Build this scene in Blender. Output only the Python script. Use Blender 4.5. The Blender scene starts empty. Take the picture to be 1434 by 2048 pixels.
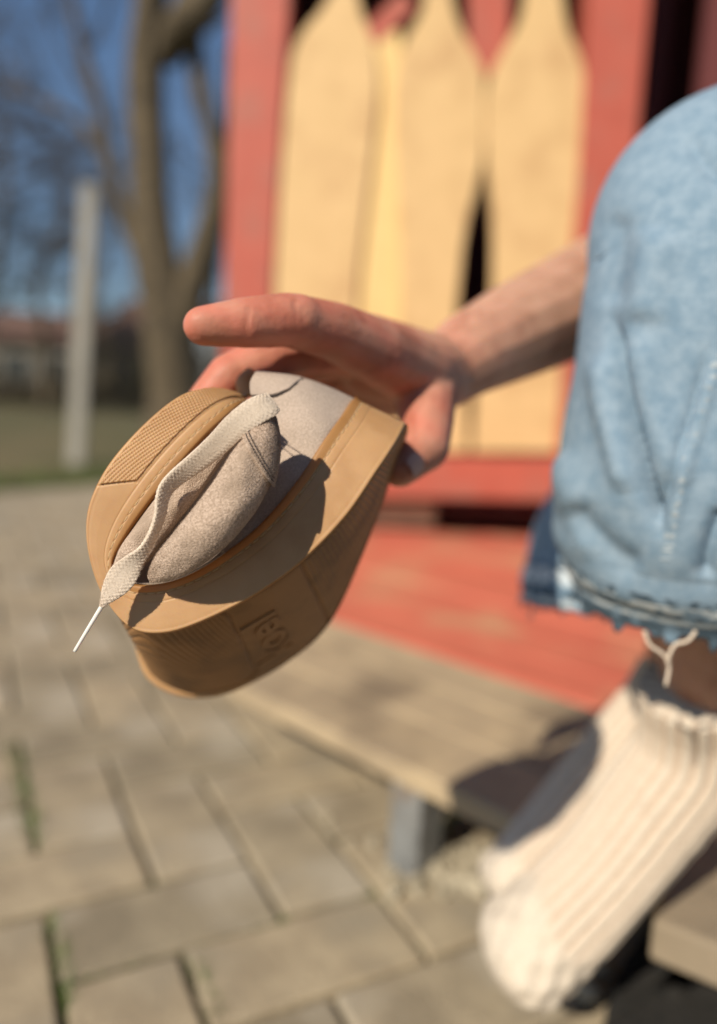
import bpy, bmesh, math, random
import numpy as np
random.seed(7); RNG = np.random.default_rng(7)
SC = bpy.context.scene
COL = SC.collection

# ------------------------------------------------------------------ camera, sky, sun, exposure
PITCH, ROLL, CAM_H, FPX = math.radians(8), math.radians(3), 0.50, 1490.0
_r0 = np.array([1., 0, 0]); _u0 = np.array([0, math.sin(PITCH), math.cos(PITCH)])
FWD = np.array([0, math.cos(PITCH), -math.sin(PITCH)])
RIGHT = _r0*math.cos(ROLL) + _u0*math.sin(ROLL)
UP = -_r0*math.sin(ROLL) + _u0*math.cos(ROLL)
ORG = np.array([0, 0, CAM_H])
cd = bpy.data.cameras.new('camera'); cam_o = bpy.data.objects.new('camera', cd); COL.objects.link(cam_o)
cd.sensor_fit = 'VERTICAL'; cd.sensor_height = 36; cd.sensor_width = 25.2
cd.lens = FPX/2048*36; cd.clip_start = 0.01; cd.clip_end = 600
from mathutils import Matrix
cam_o.matrix_world = Matrix([[RIGHT[i], UP[i], -FWD[i], ORG[i]] for i in range(3)] + [[0, 0, 0, 1]])
cd.dof.use_dof = True; cd.dof.focus_distance = 0.284; cd.dof.aperture_fstop = cd.lens/10.5
cd.dof.aperture_blades = 0
SC.camera = cam_o

SUN_D = np.array([0.64, 0.92, -0.82])     # direction the sunlight travels
SUN_D = SUN_D/np.linalg.norm(SUN_D)
w = bpy.data.worlds.new('World'); SC.world = w; w.use_nodes = True
nt = w.node_tree; nt.nodes.clear()
sky = nt.nodes.new('ShaderNodeTexSky'); sky.sky_type = 'NISHITA'; sky.sun_disc = False
sky.sun_elevation = math.asin(-SUN_D[2]); sky.sun_rotation = math.atan2(-SUN_D[0], -SUN_D[1])
sky.air_density = 1.0; sky.dust_density = 0.0; sky.ozone_density = 3.5
bg = nt.nodes.new('ShaderNodeBackground'); bg.inputs['Strength'].default_value = 0.085
ow = nt.nodes.new('ShaderNodeOutputWorld')
nt.links.new(sky.outputs[0], bg.inputs[0]); nt.links.new(bg.outputs[0], ow.inputs[0])
sl = bpy.data.lights.new('sun', 'SUN'); sl.energy = 5.0; sl.angle = math.radians(0.5); sl.color = (1, 0.91, 0.76)
so = bpy.data.objects.new('sun', sl); COL.objects.link(so)
from mathutils import Vector
so.rotation_euler = Vector(SUN_D).to_track_quat('-Z', 'Y').to_euler()
SC.view_settings.view_transform = 'Standard'; SC.view_settings.look = 'None'
SC.view_settings.exposure = 0.08; SC.view_settings.gamma = 1.0
SC.view_settings.use_curve_mapping = False
SC.render.engine = 'CYCLES'

# ------------------------------------------------------------------ helpers
def cam(px, py, z):
    return ORG + RIGHT*((px-717)/FPX*z) + UP*(-(py-1024)/FPX*z) + FWD*z
def camN(a):
    a = np.asarray(a, float)
    return np.stack([cam(q[0], q[1], q[2]) for q in a])
def ray(px, py): return RIGHT*((px-717)/FPX) - UP*((py-1024)/FPX) + FWD
def G(px, py, H=0.0):
    d = ray(px, py); return ORG + d*((H-CAM_H)/d[2])
def WL(px, py, D):
    d = ray(px, py); return ORG + d*(D/d[1])
def cr(pts, n, ts=None):
    """Catmull-Rom through pts, n samples; returns samples"""
    p = np.asarray(pts, float)
    if p.ndim == 1: p = p[:, None]
    m = len(p)
    if ts is None: ts = np.linspace(0, m-1, n)
    i = np.clip(np.floor(ts).astype(int), 0, m-2); u = (ts-i)[:, None]
    P = np.vstack([2*p[0]-p[1], p, 2*p[-1]-p[-2]])
    a, b, c, d = P[i], P[i+1], P[i+2], P[i+3]
    return 0.5*((2*b)+(c-a)*u+(2*a-5*b+4*c-d)*u**2+(-a+3*b-3*c+d)*u**3)
def nrm(v): return v/np.maximum(np.linalg.norm(v, axis=-1, keepdims=True), 1e-12)
def mesh(name, V, F, mat=None, parent=None, base=None, smooth=True, uv=None, kind=None):
    V = np.asarray(V, float)
    b = np.zeros(3)
    if parent is not None:
        b = np.array(parent.get('_b', (0, 0, 0)))
    elif base is not None: b = np.asarray(base, float)
    me = bpy.data.meshes.new(name)
    F = [tuple(int(i) for i in f) for f in F] if not isinstance(F, np.ndarray) else F.tolist()
    me.from_pydata((V-b).tolist(), [], F)
    if smooth: me.polygons.foreach_set('use_smooth', [True]*len(me.polygons))
    if uv is not None:
        l = me.uv_layers.new(name='UVMap'); idx = np.zeros(len(me.loops), int); me.loops.foreach_get('vertex_index', idx)
        l.data.foreach_set('uv', np.asarray(uv, float)[idx].ravel())
    if mat: me.materials.append(mat)
    o = bpy.data.objects.new(name, me); COL.objects.link(o)
    if parent is not None: o.parent = parent
    elif base is not None: o.location = b.tolist()
    if kind: o['kind'] = kind
    me.update()
    return o
BASES = {}
def thing(name, label, cat, loc, group=None):
    o = bpy.data.objects.new(name, None); COL.objects.link(o); o.location = tuple(float(x) for x in loc)
    o.empty_display_size = 0.05
    o['label'] = label; o['category'] = cat; o['_b'] = [float(x) for x in loc]
    if group: o['group'] = group
    return o
def tag(o, label, cat, group=None):
    o['label'] = label; o['category'] = cat
    if group: o['group'] = group
    return o
def sub(o, parent):
    """third-level child: share the base of the thing"""
    o.parent = parent; return o
def gridF(n, m, closed_v=False, closed_u=False):
    F = []
    N = n if closed_u else n-1; M = m if closed_v else m-1
    for i in range(N):
        for j in range(M):
            F.append((i*m+j, ((i+1) % n)*m+j, ((i+1) % n)*m+(j+1) % m, i*m+(j+1) % m))
    return F
def box(c, ax, hs):
    c = np.asarray(c, float); ax = [np.asarray(a, float) for a in ax]
    V = [c+ax[0]*hs[0]*sx+ax[1]*hs[1]*sy+ax[2]*hs[2]*sz for sx in (-1, 1) for sy in (-1, 1) for sz in (-1, 1)]
    F = [(0, 1, 3, 2), (4, 6, 7, 5), (0, 4, 5, 1), (2, 3, 7, 6), (0, 2, 6, 4), (1, 5, 7, 3)]
    return np.array(V), F
def bevel_box(c, ax, hs, b=0.004, seg=2):
    bm = bmesh.new(); V, F = box((0, 0, 0), np.eye(3), hs)
    vs = [bm.verts.new(v) for v in V]
    for f in F: bm.faces.new([vs[i] for i in f])
    bmesh.ops.recalc_face_normals(bm, faces=bm.faces)
    bmesh.ops.bevel(bm, geom=list(bm.edges), offset=b, segments=seg, affect='EDGES', profile=0.5)
    bm.verts.index_update()
    A = np.array(ax, float)
    Vo = np.array([v.co[:] for v in bm.verts])@A + np.asarray(c, float)
    Fo = [tuple(v.index for v in f.verts) for f in bm.faces]; bm.free()
    return Vo, Fo
def sweep(path, ra, rb, ref, nseg=32, caps=True, fn=None, phase=0):
    """ellipse sweep. ra along ref-ish axis, rb along the other. fn(i,theta)->radius factor array"""
    path = np.asarray(path, float); n = len(path)
    T = nrm(np.gradient(path, axis=0))
    N = np.zeros_like(path); r = np.asarray(ref, float)
    for i in range(n):
        r = r - T[i]*np.dot(r, T[i]); r = r/np.linalg.norm(r); N[i] = r
    B = np.cross(T, N)
    th = np.linspace(0, 2*math.pi, nseg, endpoint=False)+phase
    ra = np.broadcast_to(np.asarray(ra, float), n); rb = np.broadcast_to(np.asarray(rb, float), n)
    R = np.ones((n, nseg))
    if fn is not None: R = fn(np.arange(n)[:, None]/(n-1), th[None, :])
    V = path[:, None]+R[..., None]*(N[:, None]*(ra[:, None]*np.cos(th))[..., None]+B[:, None]*(rb[:, None]*np.sin(th))[..., None])
    V = V.reshape(-1, 3); F = gridF(n, nseg, closed_v=True)
    uv = np.stack(np.meshgrid(np.linspace(0, 1, n), np.arange(nseg)/nseg, indexing='ij'), -1)[..., ::-1].reshape(-1, 2)
    if caps:
        k = len(V); V = np.vstack([V, path[0], path[-1]]); uv = np.vstack([uv, [.5, 0], [.5, 1]])
        F += [(j, (j+1) % nseg, k) for j in range(nseg)]
        F += [((n-1)*nseg+(j+1) % nseg, (n-1)*nseg+j, k+1) for j in range(nseg)]
    return V, F, uv
class MB:
    def __init__(s): s.V = []; s.F = []; s.n = 0
    def add(s, V, F):
        s.V.append(np.asarray(V, float)); s.F += [tuple(i+s.n for i in f) for f in F]; s.n += len(V)
    def out(s): return np.vstack(s.V), s.F
def capsule(a, b, r0, r1, n=14):
    a = np.asarray(a, float); b = np.asarray(b, float); L = np.linalg.norm(b-a)
    t = (b-a)/max(L, 1e-9); path = []; rad = []
    for k in range(7):
        an = math.pi/2*k/6; path.append(a-t*r0*math.cos(an)); rad.append(max(r0*math.sin(an), 1e-4*r0))
    for k in range(7):
        an = math.pi/2*k/6; path.append(b+t*r1*math.sin(an)); rad.append(max(r1*math.cos(an), 1e-4*r1))
    ref = np.array([0.31, 0.2, 0.93]) if abs(t[2]) < .8 else np.array([1., .1, 0])
    path = np.array(path); n2 = len(path)
    N = nrm(ref-t*np.dot(ref, t)); B = np.cross(t, N); th = np.linspace(0, 2*math.pi, n, endpoint=False)
    rad = np.array(rad)
    V = (path[:, None]+(N*np.cos(th)[:, None]+B*np.sin(th)[:, None])[None]*rad[:, None, None]).reshape(-1, 3)
    F = gridF(n2, n, closed_v=True); k = len(V); V = np.vstack([V, path[0], path[-1]])
    F += [(j, (j+1) % n, k) for j in range(n)]+[((n2-1)*n+(j+1) % n, (n2-1)*n+j, k+1) for j in range(n)]
    return V, [tuple(reversed(f)) for f in F]
def remesh(V, F, voxel, smooth_it, lam=0.5):
    me = bpy.data.meshes.new('tmp'); me.from_pydata(np.asarray(V).tolist(), [], [tuple(map(int, f)) for f in F]); me.update()
    bm = bmesh.new(); bm.from_mesh(me); bmesh.ops.recalc_face_normals(bm, faces=bm.faces); bm.to_mesh(me); bm.free()
    o = bpy.data.objects.new('tmp', me); COL.objects.link(o)
    m = o.modifiers.new('r', 'REMESH'); m.mode = 'VOXEL'; m.voxel_size = voxel
    s = o.modifiers.new('s', 'SMOOTH'); s.factor = lam; s.iterations = smooth_it
    dg = bpy.context.evaluated_depsgraph_get(); ev = o.evaluated_get(dg); m2 = ev.to_mesh()
    n = len(m2.vertices); Vo = np.zeros(n*3); m2.vertices.foreach_get('co', Vo); Vo = Vo.reshape(-1, 3)
    Fo = [tuple(p.vertices) for p in m2.polygons]
    ev.to_mesh_clear(); bpy.data.objects.remove(o); bpy.data.meshes.remove(me)
    return Vo, Fo

# ------------------------------------------------------------------ materials
def mat(name, col, rough=0.7, col2=None, scale=20, bump=0.0, bscale=200, bdist=0.001, sss=0, sssr=(1, .4, .2), ssss=.003, sheen=0, spec=0.5, coords='Object', detail=6, fac=(0.35, 0.65), col3=None, scale3=4):
    m = bpy.data.materials.new(name); m.use_nodes = True; n = m.node_tree.nodes; l = m.node_tree.links
    b = n['Principled BSDF']; b.inputs['Roughness'].default_value = rough
    b.inputs['Base Color'].default_value = (*col, 1); b.inputs['Specular IOR Level'].default_value = spec
    tc = n.new('ShaderNodeTexCoord')
    if col2:
        t = n.new('ShaderNodeTexNoise'); t.inputs['Scale'].default_value = scale; t.inputs['Detail'].default_value = detail
        l.new(tc.outputs[coords], t.inputs['Vector'])
        r = n.new('ShaderNodeMapRange'); r.inputs['From Min'].default_value = fac[0]; r.inputs['From Max'].default_value = fac[1]
        l.new(t.outputs['Fac'], r.inputs['Value'])
        mx = n.new('ShaderNodeMix'); mx.data_type = 'RGBA'; mx.inputs[6].default_value = (*col, 1); mx.inputs[7].default_value = (*col2, 1)
        l.new(r.outputs[0], mx.inputs[0]); out = mx.outputs[2]
        if col3:
            t3 = n.new('ShaderNodeTexNoise'); t3.inputs['Scale'].default_value = scale3; t3.inputs['Detail'].default_value = 4
            l.new(tc.outputs[coords], t3.inputs['Vector'])
            r3 = n.new('ShaderNodeMapRange'); r3.inputs['From Min'].default_value = .5; r3.inputs['From Max'].default_value = .68
            l.new(t3.outputs['Fac'], r3.inputs['Value'])
            m3 = n.new('ShaderNodeMix'); m3.data_type = 'RGBA'; m3.inputs[7].default_value = (*col3, 1)
            l.new(out, m3.inputs[6]); l.new(r3.outputs[0], m3.inputs[0]); out = m3.outputs[2]
        l.new(out, b.inputs['Base Color'])
    if bump:
        t2 = n.new('ShaderNodeTexNoise'); t2.inputs['Scale'].default_value = bscale; t2.inputs['Detail'].default_value = 5
        l.new(tc.outputs[coords], t2.inputs['Vector'])
        bp = n.new('ShaderNodeBump'); bp.inputs['Strength'].default_value = bump; bp.inputs['Distance'].default_value = bdist
        l.new(t2.outputs['Fac'], bp.inputs['Height']); l.new(bp.outputs[0], b.inputs['Normal'])
    if sss:
        b.inputs['Subsurface Weight'].default_value = sss; b.inputs['Subsurface Radius'].default_value = sssr; b.inputs['Subsurface Scale'].default_value = ssss
    if sheen:
        b.inputs['Sheen Weight'].default_value = sheen; b.inputs['Sheen Roughness'].default_value = .5
    return m
M = {}
M['gum'] = mat('gum_rubber', (.50, .29, .135), .5, (.465, .262, .118), 90, .12, 900, .0003, sss=.25, sssr=(1, .42, .1), ssss=.0035, spec=.4, col3=(.43, .235, .10), scale3=45)
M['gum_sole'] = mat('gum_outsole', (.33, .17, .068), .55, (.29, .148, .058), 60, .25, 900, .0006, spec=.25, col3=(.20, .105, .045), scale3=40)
M['suede'] = mat('suede', (.40, .295, .22), .95, (.60, .46, .36), 1300, .7, 1700, .0012, sheen=.05, spec=.05, detail=2, fac=(.38, .62), col3=(.40, .30, .225), scale3=90)
M['suede2'] = mat('suede_quarter', (.40, .315, .25), .95, (.53, .42, .34), 1300, .6, 1600, .0009, sheen=.05, spec=.05, detail=3, col3=(.42, .33, .265), scale3=70)
M['lining'] = mat('shoe_lining', (.16, .13, .12), .95, (.2, .17, .15), 800, .4, 1500, .0006, spec=.1)
M['lace'] = mat('cotton_lace', (.70, .585, .475), .95, (.60, .49, .385), 1500, .5, 2500, .0004, spec=.1)
M['aglet'] = mat('clear_aglet', (.8, .76, .70), .25, spec=.6, sss=.2)
M['thread'] = mat('stitch_thread', (.58, .40, .21), .7)
M['gum_edge'] = mat('gum_thin_edge', (.56, .30, .11), .45, (.50, .26, .09), 90, .12, 900, .0003)
n_ = M['gum_edge'].node_tree; tr_ = n_.nodes.new('ShaderNodeBsdfTranslucent'); tr_.inputs[0].default_value = (.80, .36, .07, 1); mx_ = n_.nodes.new('ShaderNodeMixShader'); mx_.inputs[0].default_value = .42
n_.links.new(n_.nodes['Principled BSDF'].outputs[0], mx_.inputs[1]); n_.links.new(tr_.outputs[0], mx_.inputs[2]); n_.links.new(mx_.outputs[0], n_.nodes['Material Output'].inputs['Surface'])
M['threaddark'] = mat('needle_hole', (.06, .045, .04), .9)
M['threadmid'] = mat('quarter_thread', (.29, .215, .165), .9)
M['skin'] = mat('skin', (.47, .255, .17), .5, (.55, .31, .215), 55, .5, 330, .0007, sss=.5, sssr=(1, .35, .18), ssss=.003, spec=.25, col3=(.40, .20, .13), scale3=60)
def redden(m):
    n = m.node_tree.nodes; l = m.node_tree.links; b = n['Principled BSDF']; src = b.inputs['Base Color'].links[0].from_socket
    at = n.new('ShaderNodeAttribute'); at.attribute_name = 'redness'
    mx = n.new('ShaderNodeMix'); mx.data_type = 'RGBA'; mx.blend_type = 'MULTIPLY'; mx.inputs[7].default_value = (1.06, .68, .67, 1)
    l.new(at.outputs['Fac'], mx.inputs[0]); l.new(src, mx.inputs[6]); l.new(mx.outputs[2], b.inputs['Base Color'])
redden(M['skin'])
M['nail'] = mat('fingernail', (.50, .27, .21), .35)
M['sock'] = mat('cream_knit', (.68, .59, .48), .95, (.60, .51, .405), 260, .6, 900, .0012, spec=.1)
M['yellow'] = mat('yellow_paint', (.70, .465, .215), .6, (.66, .435, .195), 14, .2, 90, .001, col3=(.58, .36, .16), scale3=7)
M['yellow_bright'] = mat('yellow_paint_fresh', (.80, .56, .23), .55, (.76, .52, .21), 18)  # lighter yellow: the sunlight on the backing strip is put into its colour
M['red'] = mat('red_paint', (.48, .105, .065), .6, (.43, .09, .055), 12, .25, 60, .0015, col3=(.40, .12, .08), scale3=8)
M['reddeck'] = mat('worn_red_paint', (.60, .155, .095), .6, (.53, .13, .08), 9, .3, 40, .002, col3=(.52, .27, .15), scale3=5)
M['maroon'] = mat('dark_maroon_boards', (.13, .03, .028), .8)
M['oldwood'] = mat('weathered_wood', (.46, .35, .215), .85, (.38, .29, .185), 16, .5, 45, .003, col3=(.22, .165, .105), scale3=6)
M['graywood'] = mat('grey_weathered_timber', (.30, .235, .16), .85, (.24, .19, .13), 18, .5, 60, .003)
M['steel'] = mat('galvanised_steel', (.22, .225, .22), .6, (.15, .15, .145), 40, .3, 80, .002, col3=(.20, .14, .09), scale3=18)
M['concrete'] = mat('pale_post_paint', (.40, .375, .32), .8, (.33, .31, .265), 9)
M['paver'] = mat('concrete_paver', (.38, .308, .205), .9, (.26, .21, .14), 22, .7, 160, .003, col3=(.42, .36, .27), scale3=7)
M['paver2'] = mat('concrete_paver_warm', (.42, .338, .222), .9, (.31, .245, .16), 26, .7, 160, .003, col3=(.30, .25, .175), scale3=9)
M['paver3'] = mat('concrete_paver_dull', (.31, .255, .17), .9, (.22, .18, .12), 18, .7, 160, .003, col3=(.40, .345, .26), scale3=6)
M['soil'] = mat('joint_soil', (.085, .07, .04), .95, (.12, .095, .055), 60, .8, 120, .004)
M['grass'] = mat('grass_blades', (.10, .14, .025), .7, (.07, .11, .02), 30)
M['lawn'] = mat('lawn_ground', (.125, .098, .036), .95, (.075, .075, .022), 1.2, .6, 30, .01, col3=(.17, .125, .055), scale3=.5)
M['bark'] = mat('tree_bark', (.125, .092, .052), .95, (.06, .045, .028), 9, .9, 22, .02)
M['twig'] = mat('twig_bark', (.055, .043, .034), .95)
M['stone'] = mat('pale_stone', (.42, .36, .26), .85, (.27, .23, .16), 45, .5, 120, .002)
M['leafg'] = mat('plant_leaf', (.09, .15, .03), .6)
M['roof'] = mat('brown_roof', (.16, .085, .06), .8, (.12, .07, .05), 5)
M['wallbrown'] = mat('brown_house_wall', (.085, .065, .05), .85, (.07, .055, .045), 3)
M['wallyellow'] = mat('ochre_house_wall', (.38, .29, .12), .85)
M['wallgrey'] = mat('blue_grey_house_wall', (.24, .26, .28), .85)
M['glass'] = mat('window_glass', (.03, .035, .04), .1)
M['hedge'] = mat('hedge_twigs', (.06, .05, .03), .95, (.09, .07, .04), 3)
M['shirt'] = mat('white_shirt', (.6, .58, .54), .9, bump=.3, bscale=300)
M['hair'] = mat('brown_hair', (.05, .03, .02), .6)
M['eye'] = mat('eye_white', (.7, .68, .65), .2)

def denim(name, base, pale, hem0):
    m = bpy.data.materials.new(name); m.use_nodes = True; n = m.node_tree.nodes; l = m.node_tree.links
    b = n['Principled BSDF']; b.inputs['Roughness'].default_value = .9; b.inputs['Specular IOR Level'].default_value = .15
    tc = n.new('ShaderNodeTexCoord')
    t = n.new('ShaderNodeTexNoise'); t.inputs['Scale'].default_value = 120; t.inputs['Detail'].default_value = 8
    t.inputs['Roughness'].default_value = .65; l.new(tc.outputs['Object'], t.inputs['Vector'])
    r = n.new('ShaderNodeMapRange'); r.inputs['From Min'].default_value = .36; r.inputs['From Max'].default_value = .64; l.new(t.outputs['Fac'], r.inputs['Value'])
    mx = n.new('ShaderNodeMix'); mx.data_type = 'RGBA'; mx.inputs[6].default_value = (*base, 1); mx.inputs[7].default_value = (*pale, 1); l.new(r.outputs[0], mx.inputs[0])
    # worn hem, from the length coordinate of the trouser leg
    sp = n.new('ShaderNodeSeparateXYZ'); l.new(tc.outputs['UV'], sp.inputs[0])
    t2 = n.new('ShaderNodeTexNoise'); t2.inputs['Scale'].default_value = 120; t2.inputs['Detail'].default_value = 3; l.new(tc.outputs['Object'], t2.inputs['Vector'])
    def band(lo, hi):
        a = n.new('ShaderNodeMath'); a.operation = 'GREATER_THAN'; a.inputs[1].default_value = lo; l.new(sp.outputs['Y'], a.inputs[0])
        c = n.new('ShaderNodeMath'); c.operation = 'LESS_THAN'; c.inputs[1].default_value = hi; l.new(sp.outputs['Y'], c.inputs[0])
        d = n.new('ShaderNodeMath'); d.operation = 'MULTIPLY'; l.new(a.outputs[0], d.inputs[0]); l.new(c.outputs[0], d.inputs[1]); return d.outputs[0]
    def noise_gate(lo, hi):
        rr = n.new('ShaderNodeMapRange'); rr.inputs['From Min'].default_value = lo; rr.inputs['From Max'].default_value = hi; l.new(t2.outputs['Fac'], rr.inputs['Value']); return rr.outputs[0]
    cur = mx.outputs[2]
    for lo, hi, col, g0, g1 in ((hem0-.02, hem0+.03, tuple(c*.36 for c in base), .51, .57), (hem0+.004, hem0+.04, (.62, .68, .71), .43, .5), (hem0+.05, hem0+.09, tuple(c*.28 for c in base), .46, .52), (hem0+.085, hem0+.11, (.55, .62, .66), .42, .5), (hem0+.11, 1.1, tuple(c*.42 for c in base), .36, .50)):
        mm = n.new('ShaderNodeMath'); mm.operation = 'MULTIPLY'; l.new(band(lo, hi), mm.inputs[0]); l.new(noise_gate(g0, g1), mm.inputs[1])
        mk = n.new('ShaderNodeMix'); mk.data_type = 'RGBA'; mk.inputs[7].default_value = (*col, 1); l.new(cur, mk.inputs[6]); l.new(mm.outputs[0], mk.inputs[0]); cur = mk.outputs[2]
    l.new(cur, b.inputs['Base Color'])
    wv = n.new('ShaderNodeTexNoise'); wv.inputs['Scale'].default_value = 700; l.new(tc.outputs['Object'], wv.inputs['Vector'])
    bp = n.new('ShaderNodeBump'); bp.inputs['Strength'].default_value = .5; bp.inputs['Distance'].default_value = .001; l.new(wv.outputs['Fac'], bp.inputs['Height']); l.new(bp.outputs[0], b.inputs['Normal'])
    return m
M['denim'] = denim('washed_denim', (.175, .262, .345), (.26, .345, .425), .84)
M['denim_dark'] = denim('washed_denim_inner', (.16, .25, .34), (.28, .38, .46), .875)

# ------------------------------------------------------------------ ground
me_ground = mesh('ground', [(-250, -60, -.06), (250, -60, -.06), (250, 400, -.06), (-250, 400, -.06)], [(0, 1, 2, 3)], M['lawn'], kind='structure')
edge_a, edge_b = G(0, 985), G(170, 972)
ed = nrm(edge_b-edge_a); 
# lawn: a gently uneven sheet behind the paved yard
nx, ny = 60, 70
ys = 4.0*np.exp(np.linspace(0, math.log(300/4.0), ny))
LV = []
for j in range(ny):
    for i in range(nx):
        x = (-1.0+2.2*i/(nx-1))*(6+ys[j]*.9)-.5; y = edge_a[1]+(ys[j]-4.0)+(ed[1]/ed[0])*(min(max(x, -3), 2)-edge_a[0])
        LV.append((x, y, .006*math.sin(3*x+y*2)+.004))
mesh('lawn', LV, gridF(ny, nx), M['lawn'], kind='structure')
pav = mesh('pavement', [(-6, -1.5, -.022), (4, -1.5, -.022), (4, 4.6, -.022), (-6, 4.6, -.022)], [(0, 1, 2, 3)], M['soil'], kind='structure')
pav['_b'] = [0, 0, 0]
# herringbone pavers
PW = 0.1035
ang = math.radians(28); e1 = np.array([math.cos(ang), math.sin(ang), 0]); e2 = np.array([math.sin(ang), -math.cos(ang), 0])
anchor = np.array([-.23, .853, 0])*(CAM_H/.6); anchor[2] = 0
cells = []
for k in range(-60, 60):
    for m in range(-30, 30):
        for kind in (0, 1):
            # translations (1,1)*k and (2,-2)*m ; V covers [0,1]x[0,2], H covers [1,3]x[0,1]
            ox, oy = k+2*m, k-2*m
            c = (ox+.5, oy+1) if kind == 0 else (ox+2, oy+.5)
            P = anchor+e1*(c[0]*PW)+e2*((c[1]-2)*PW)
            if -3.6 < P[0] < 1.6 and -.3 < P[1] < edge_a[1]+.1+(ed[1]/ed[0])*(P[0]-edge_a[0]):
                cells.append((P, kind))
def in_view(P):
    d = P-ORG; z = d@FWD
    if z < .05: return False
    x = (d@RIGHT)/z*FPX+717; y = -(d@UP)/z*FPX+1024
    return -150 < x < 1584 and y < 2250
vis = sorted([c for c in cells if in_view(c[0])], key=lambda c: np.linalg.norm(c[0]-ORG))
rest = [c for c in cells if not in_view(c[0])]
PVv, PVf = bevel_box((0, 0, 0), np.eye(3), (PW/2-.0034, PW-.0034, .025), .0035, 2)
pmesh = []
for mi, mk in enumerate(('paver', 'paver2', 'paver3')):
    me = bpy.data.meshes.new('paver'); me.from_pydata(PVv.tolist(), [], PVf); me.materials.append(M[mk])
    me.polygons.foreach_set('use_smooth', [False]*len(me.polygons)); pmesh.append(me)
for P, kind in vis[:300]:
    o = bpy.data.objects.new('paver', pmesh[int(RNG.choice([0, 0, 1, 1, 2]))]); COL.objects.link(o); o.parent = pav
    o.location = (P[0], P[1], -.025+RNG.normal(0, .0013)); 
    o.rotation_euler = (RNG.normal(0, .006), RNG.normal(0, .006), ang+(0 if kind == 0 else math.pi/2)+RNG.normal(0, .008))
far = MB()
for P, kind in vis[300:]+rest:
    a, b = (e1, e2) if kind == 0 else (e2, e1)
    V, F = bevel_box(P+np.array([0, 0, -.025+RNG.normal(0, .0013)]), (a, b, (0, 0, 1)), (PW/2-.0028, PW-.0028, .025), .0035, 1); far.add(V, F)
mesh('paver_field', *far.out(), M['paver'], pav, smooth=False, kind='stuff')

def blade(mb, p, h, wd, lean):
    a = RNG.uniform(0, 6.28); s = np.array([math.cos(a), math.sin(a), 0])*wd; d = np.array([lean*math.cos(a+1.5), lean*math.sin(a+1.5), 1.])*h
    mb.add([p-s, p+s, p+d*.6-s*.7, p+d*.6+s*.7, p+d+np.array([lean*h*.4*math.cos(a+1.5), lean*h*.4*math.sin(a+1.5), -.1*h])], [(0, 1, 3, 2), (2, 3, 4)])
gb = MB()
for k in range(7000):
    x = RNG.uniform(-3.4, -.7); y = edge_a[1]+(ed[1]/ed[0])*(x-edge_a[0])+abs(RNG.normal(0, .7))
    blade(gb, np.array([x, y, 0]), RNG.uniform(.02, .055), .003, .5)
mesh('grass_edge', *gb.out(), M['grass'], kind='stuff')
jg = MB()
for (pa, pb, n, hh) in (((20, 1490), (65, 1690), 150, .016), ((100, 1830), (140, 2040), 110, .010), ((385, 1915), (430, 2040), 90, .009), ((205, 1560), (230, 1620), 20, .006), ((330, 1700), (310, 1770), 16, .005), ((545, 1830), (575, 1850), 18, .005), ((740, 1790), (860, 1930), 50, .004), ((150, 1950), (560, 1850), 60, .004), ((640, 1700), (760, 1800), 60, .006), ((560, 1560), (700, 1700), 40, .005)):
    a, b = G(*pa), G(*pb)
    for k in range(n):
        t = RNG.uniform(); blade(jg, a+(b-a)*t+np.array([RNG.normal(0, .0025), RNG.normal(0, .0025), -.012]), hh*RNG.uniform(.6, 1.4)+.008, .0012, .5)
mesh('joint_grass', *jg.out(), M['grass'], kind='stuff')

# ------------------------------------------------------------------ far houses, hedge
def house(name, label, px0, px1, D, eave, ridge, wallm, roofm, wins):
    a, b = WL(px0, 780, D), WL(px1, 780, D); x0, x1 = a[0], b[0]; dep = 7.
    t = thing(name, label, 'house', ((x0+x1)/2, D+dep/2, 0))
    V, F = box(((x0+x1)/2, D+dep/2, eave/2), np.eye(3), ((x1-x0)/2, dep/2, eave/2)); mesh('wall', V, F, wallm, t, smooth=False)
    ov = .4
    V = [(x0-ov, D-ov, eave+.003), (x1+ov, D-ov, eave+.003), (x1+ov, D+dep+ov, eave+.003), (x0-ov, D+dep+ov, eave+.003), (x0-ov, D+dep/2, ridge), (x1+ov, D+dep/2, ridge)]
    rf = mesh('roof', V, [(0, 1, 5, 4), (2, 3, 4, 5), (0, 4, 3), (1, 2, 5), (0, 3, 2, 1)], roofm, t, smooth=False)
    for f in wins:
        c = x0+(x1-x0)*f
        V, F = bevel_box((c, D-.02, eave*.55), np.eye(3), (.65, .05, .6), .02, 1); wn = mesh('window', V, F, M['concrete'], t, smooth=False)
        V, F = box((c, D-.075, eave*.55), np.eye(3), (.56, .012, .51)); mesh('pane', V, F, M['glass'], t, smooth=False).parent = wn
    return t
house('brown_house', 'long low brown house with reddish roof beyond the lawn', -260, 170, 30, 2.5, 3.9, M['wallbrown'], M['roof'], (.12, .3, .5, .68, .85))
house('ochre_house', 'narrow ochre yellow house front right of the pale post', 180, 232, 36, 3.6, 4.3, M['wallyellow'], M['roof'], (.5,))
house('grey_house', 'blue grey house seen behind the forked tree trunk', 236, 520, 42, 4.6, 6.2, M['wallgrey'], M['roof'], (.1, .3, .55, .8))
hb = MB()
for k in range(5200):
    x = RNG.uniform(-16, 1); y = 24+RNG.normal(0, .5); z = abs(RNG.normal(0, .75))
    s = .13; a = RNG.normal(0, 1, 3)*s; b = RNG.normal(0, 1, 3)*s
    hb.add([(x, y, z), np.array([x, y, z])+a, np.array([x, y, z])+b], [(0, 1, 2)])
o = mesh('hedge', *hb.out(), M['hedge'], smooth=False); tag(o, 'low dark brown hedge in front of the far houses', 'hedge')

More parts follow.
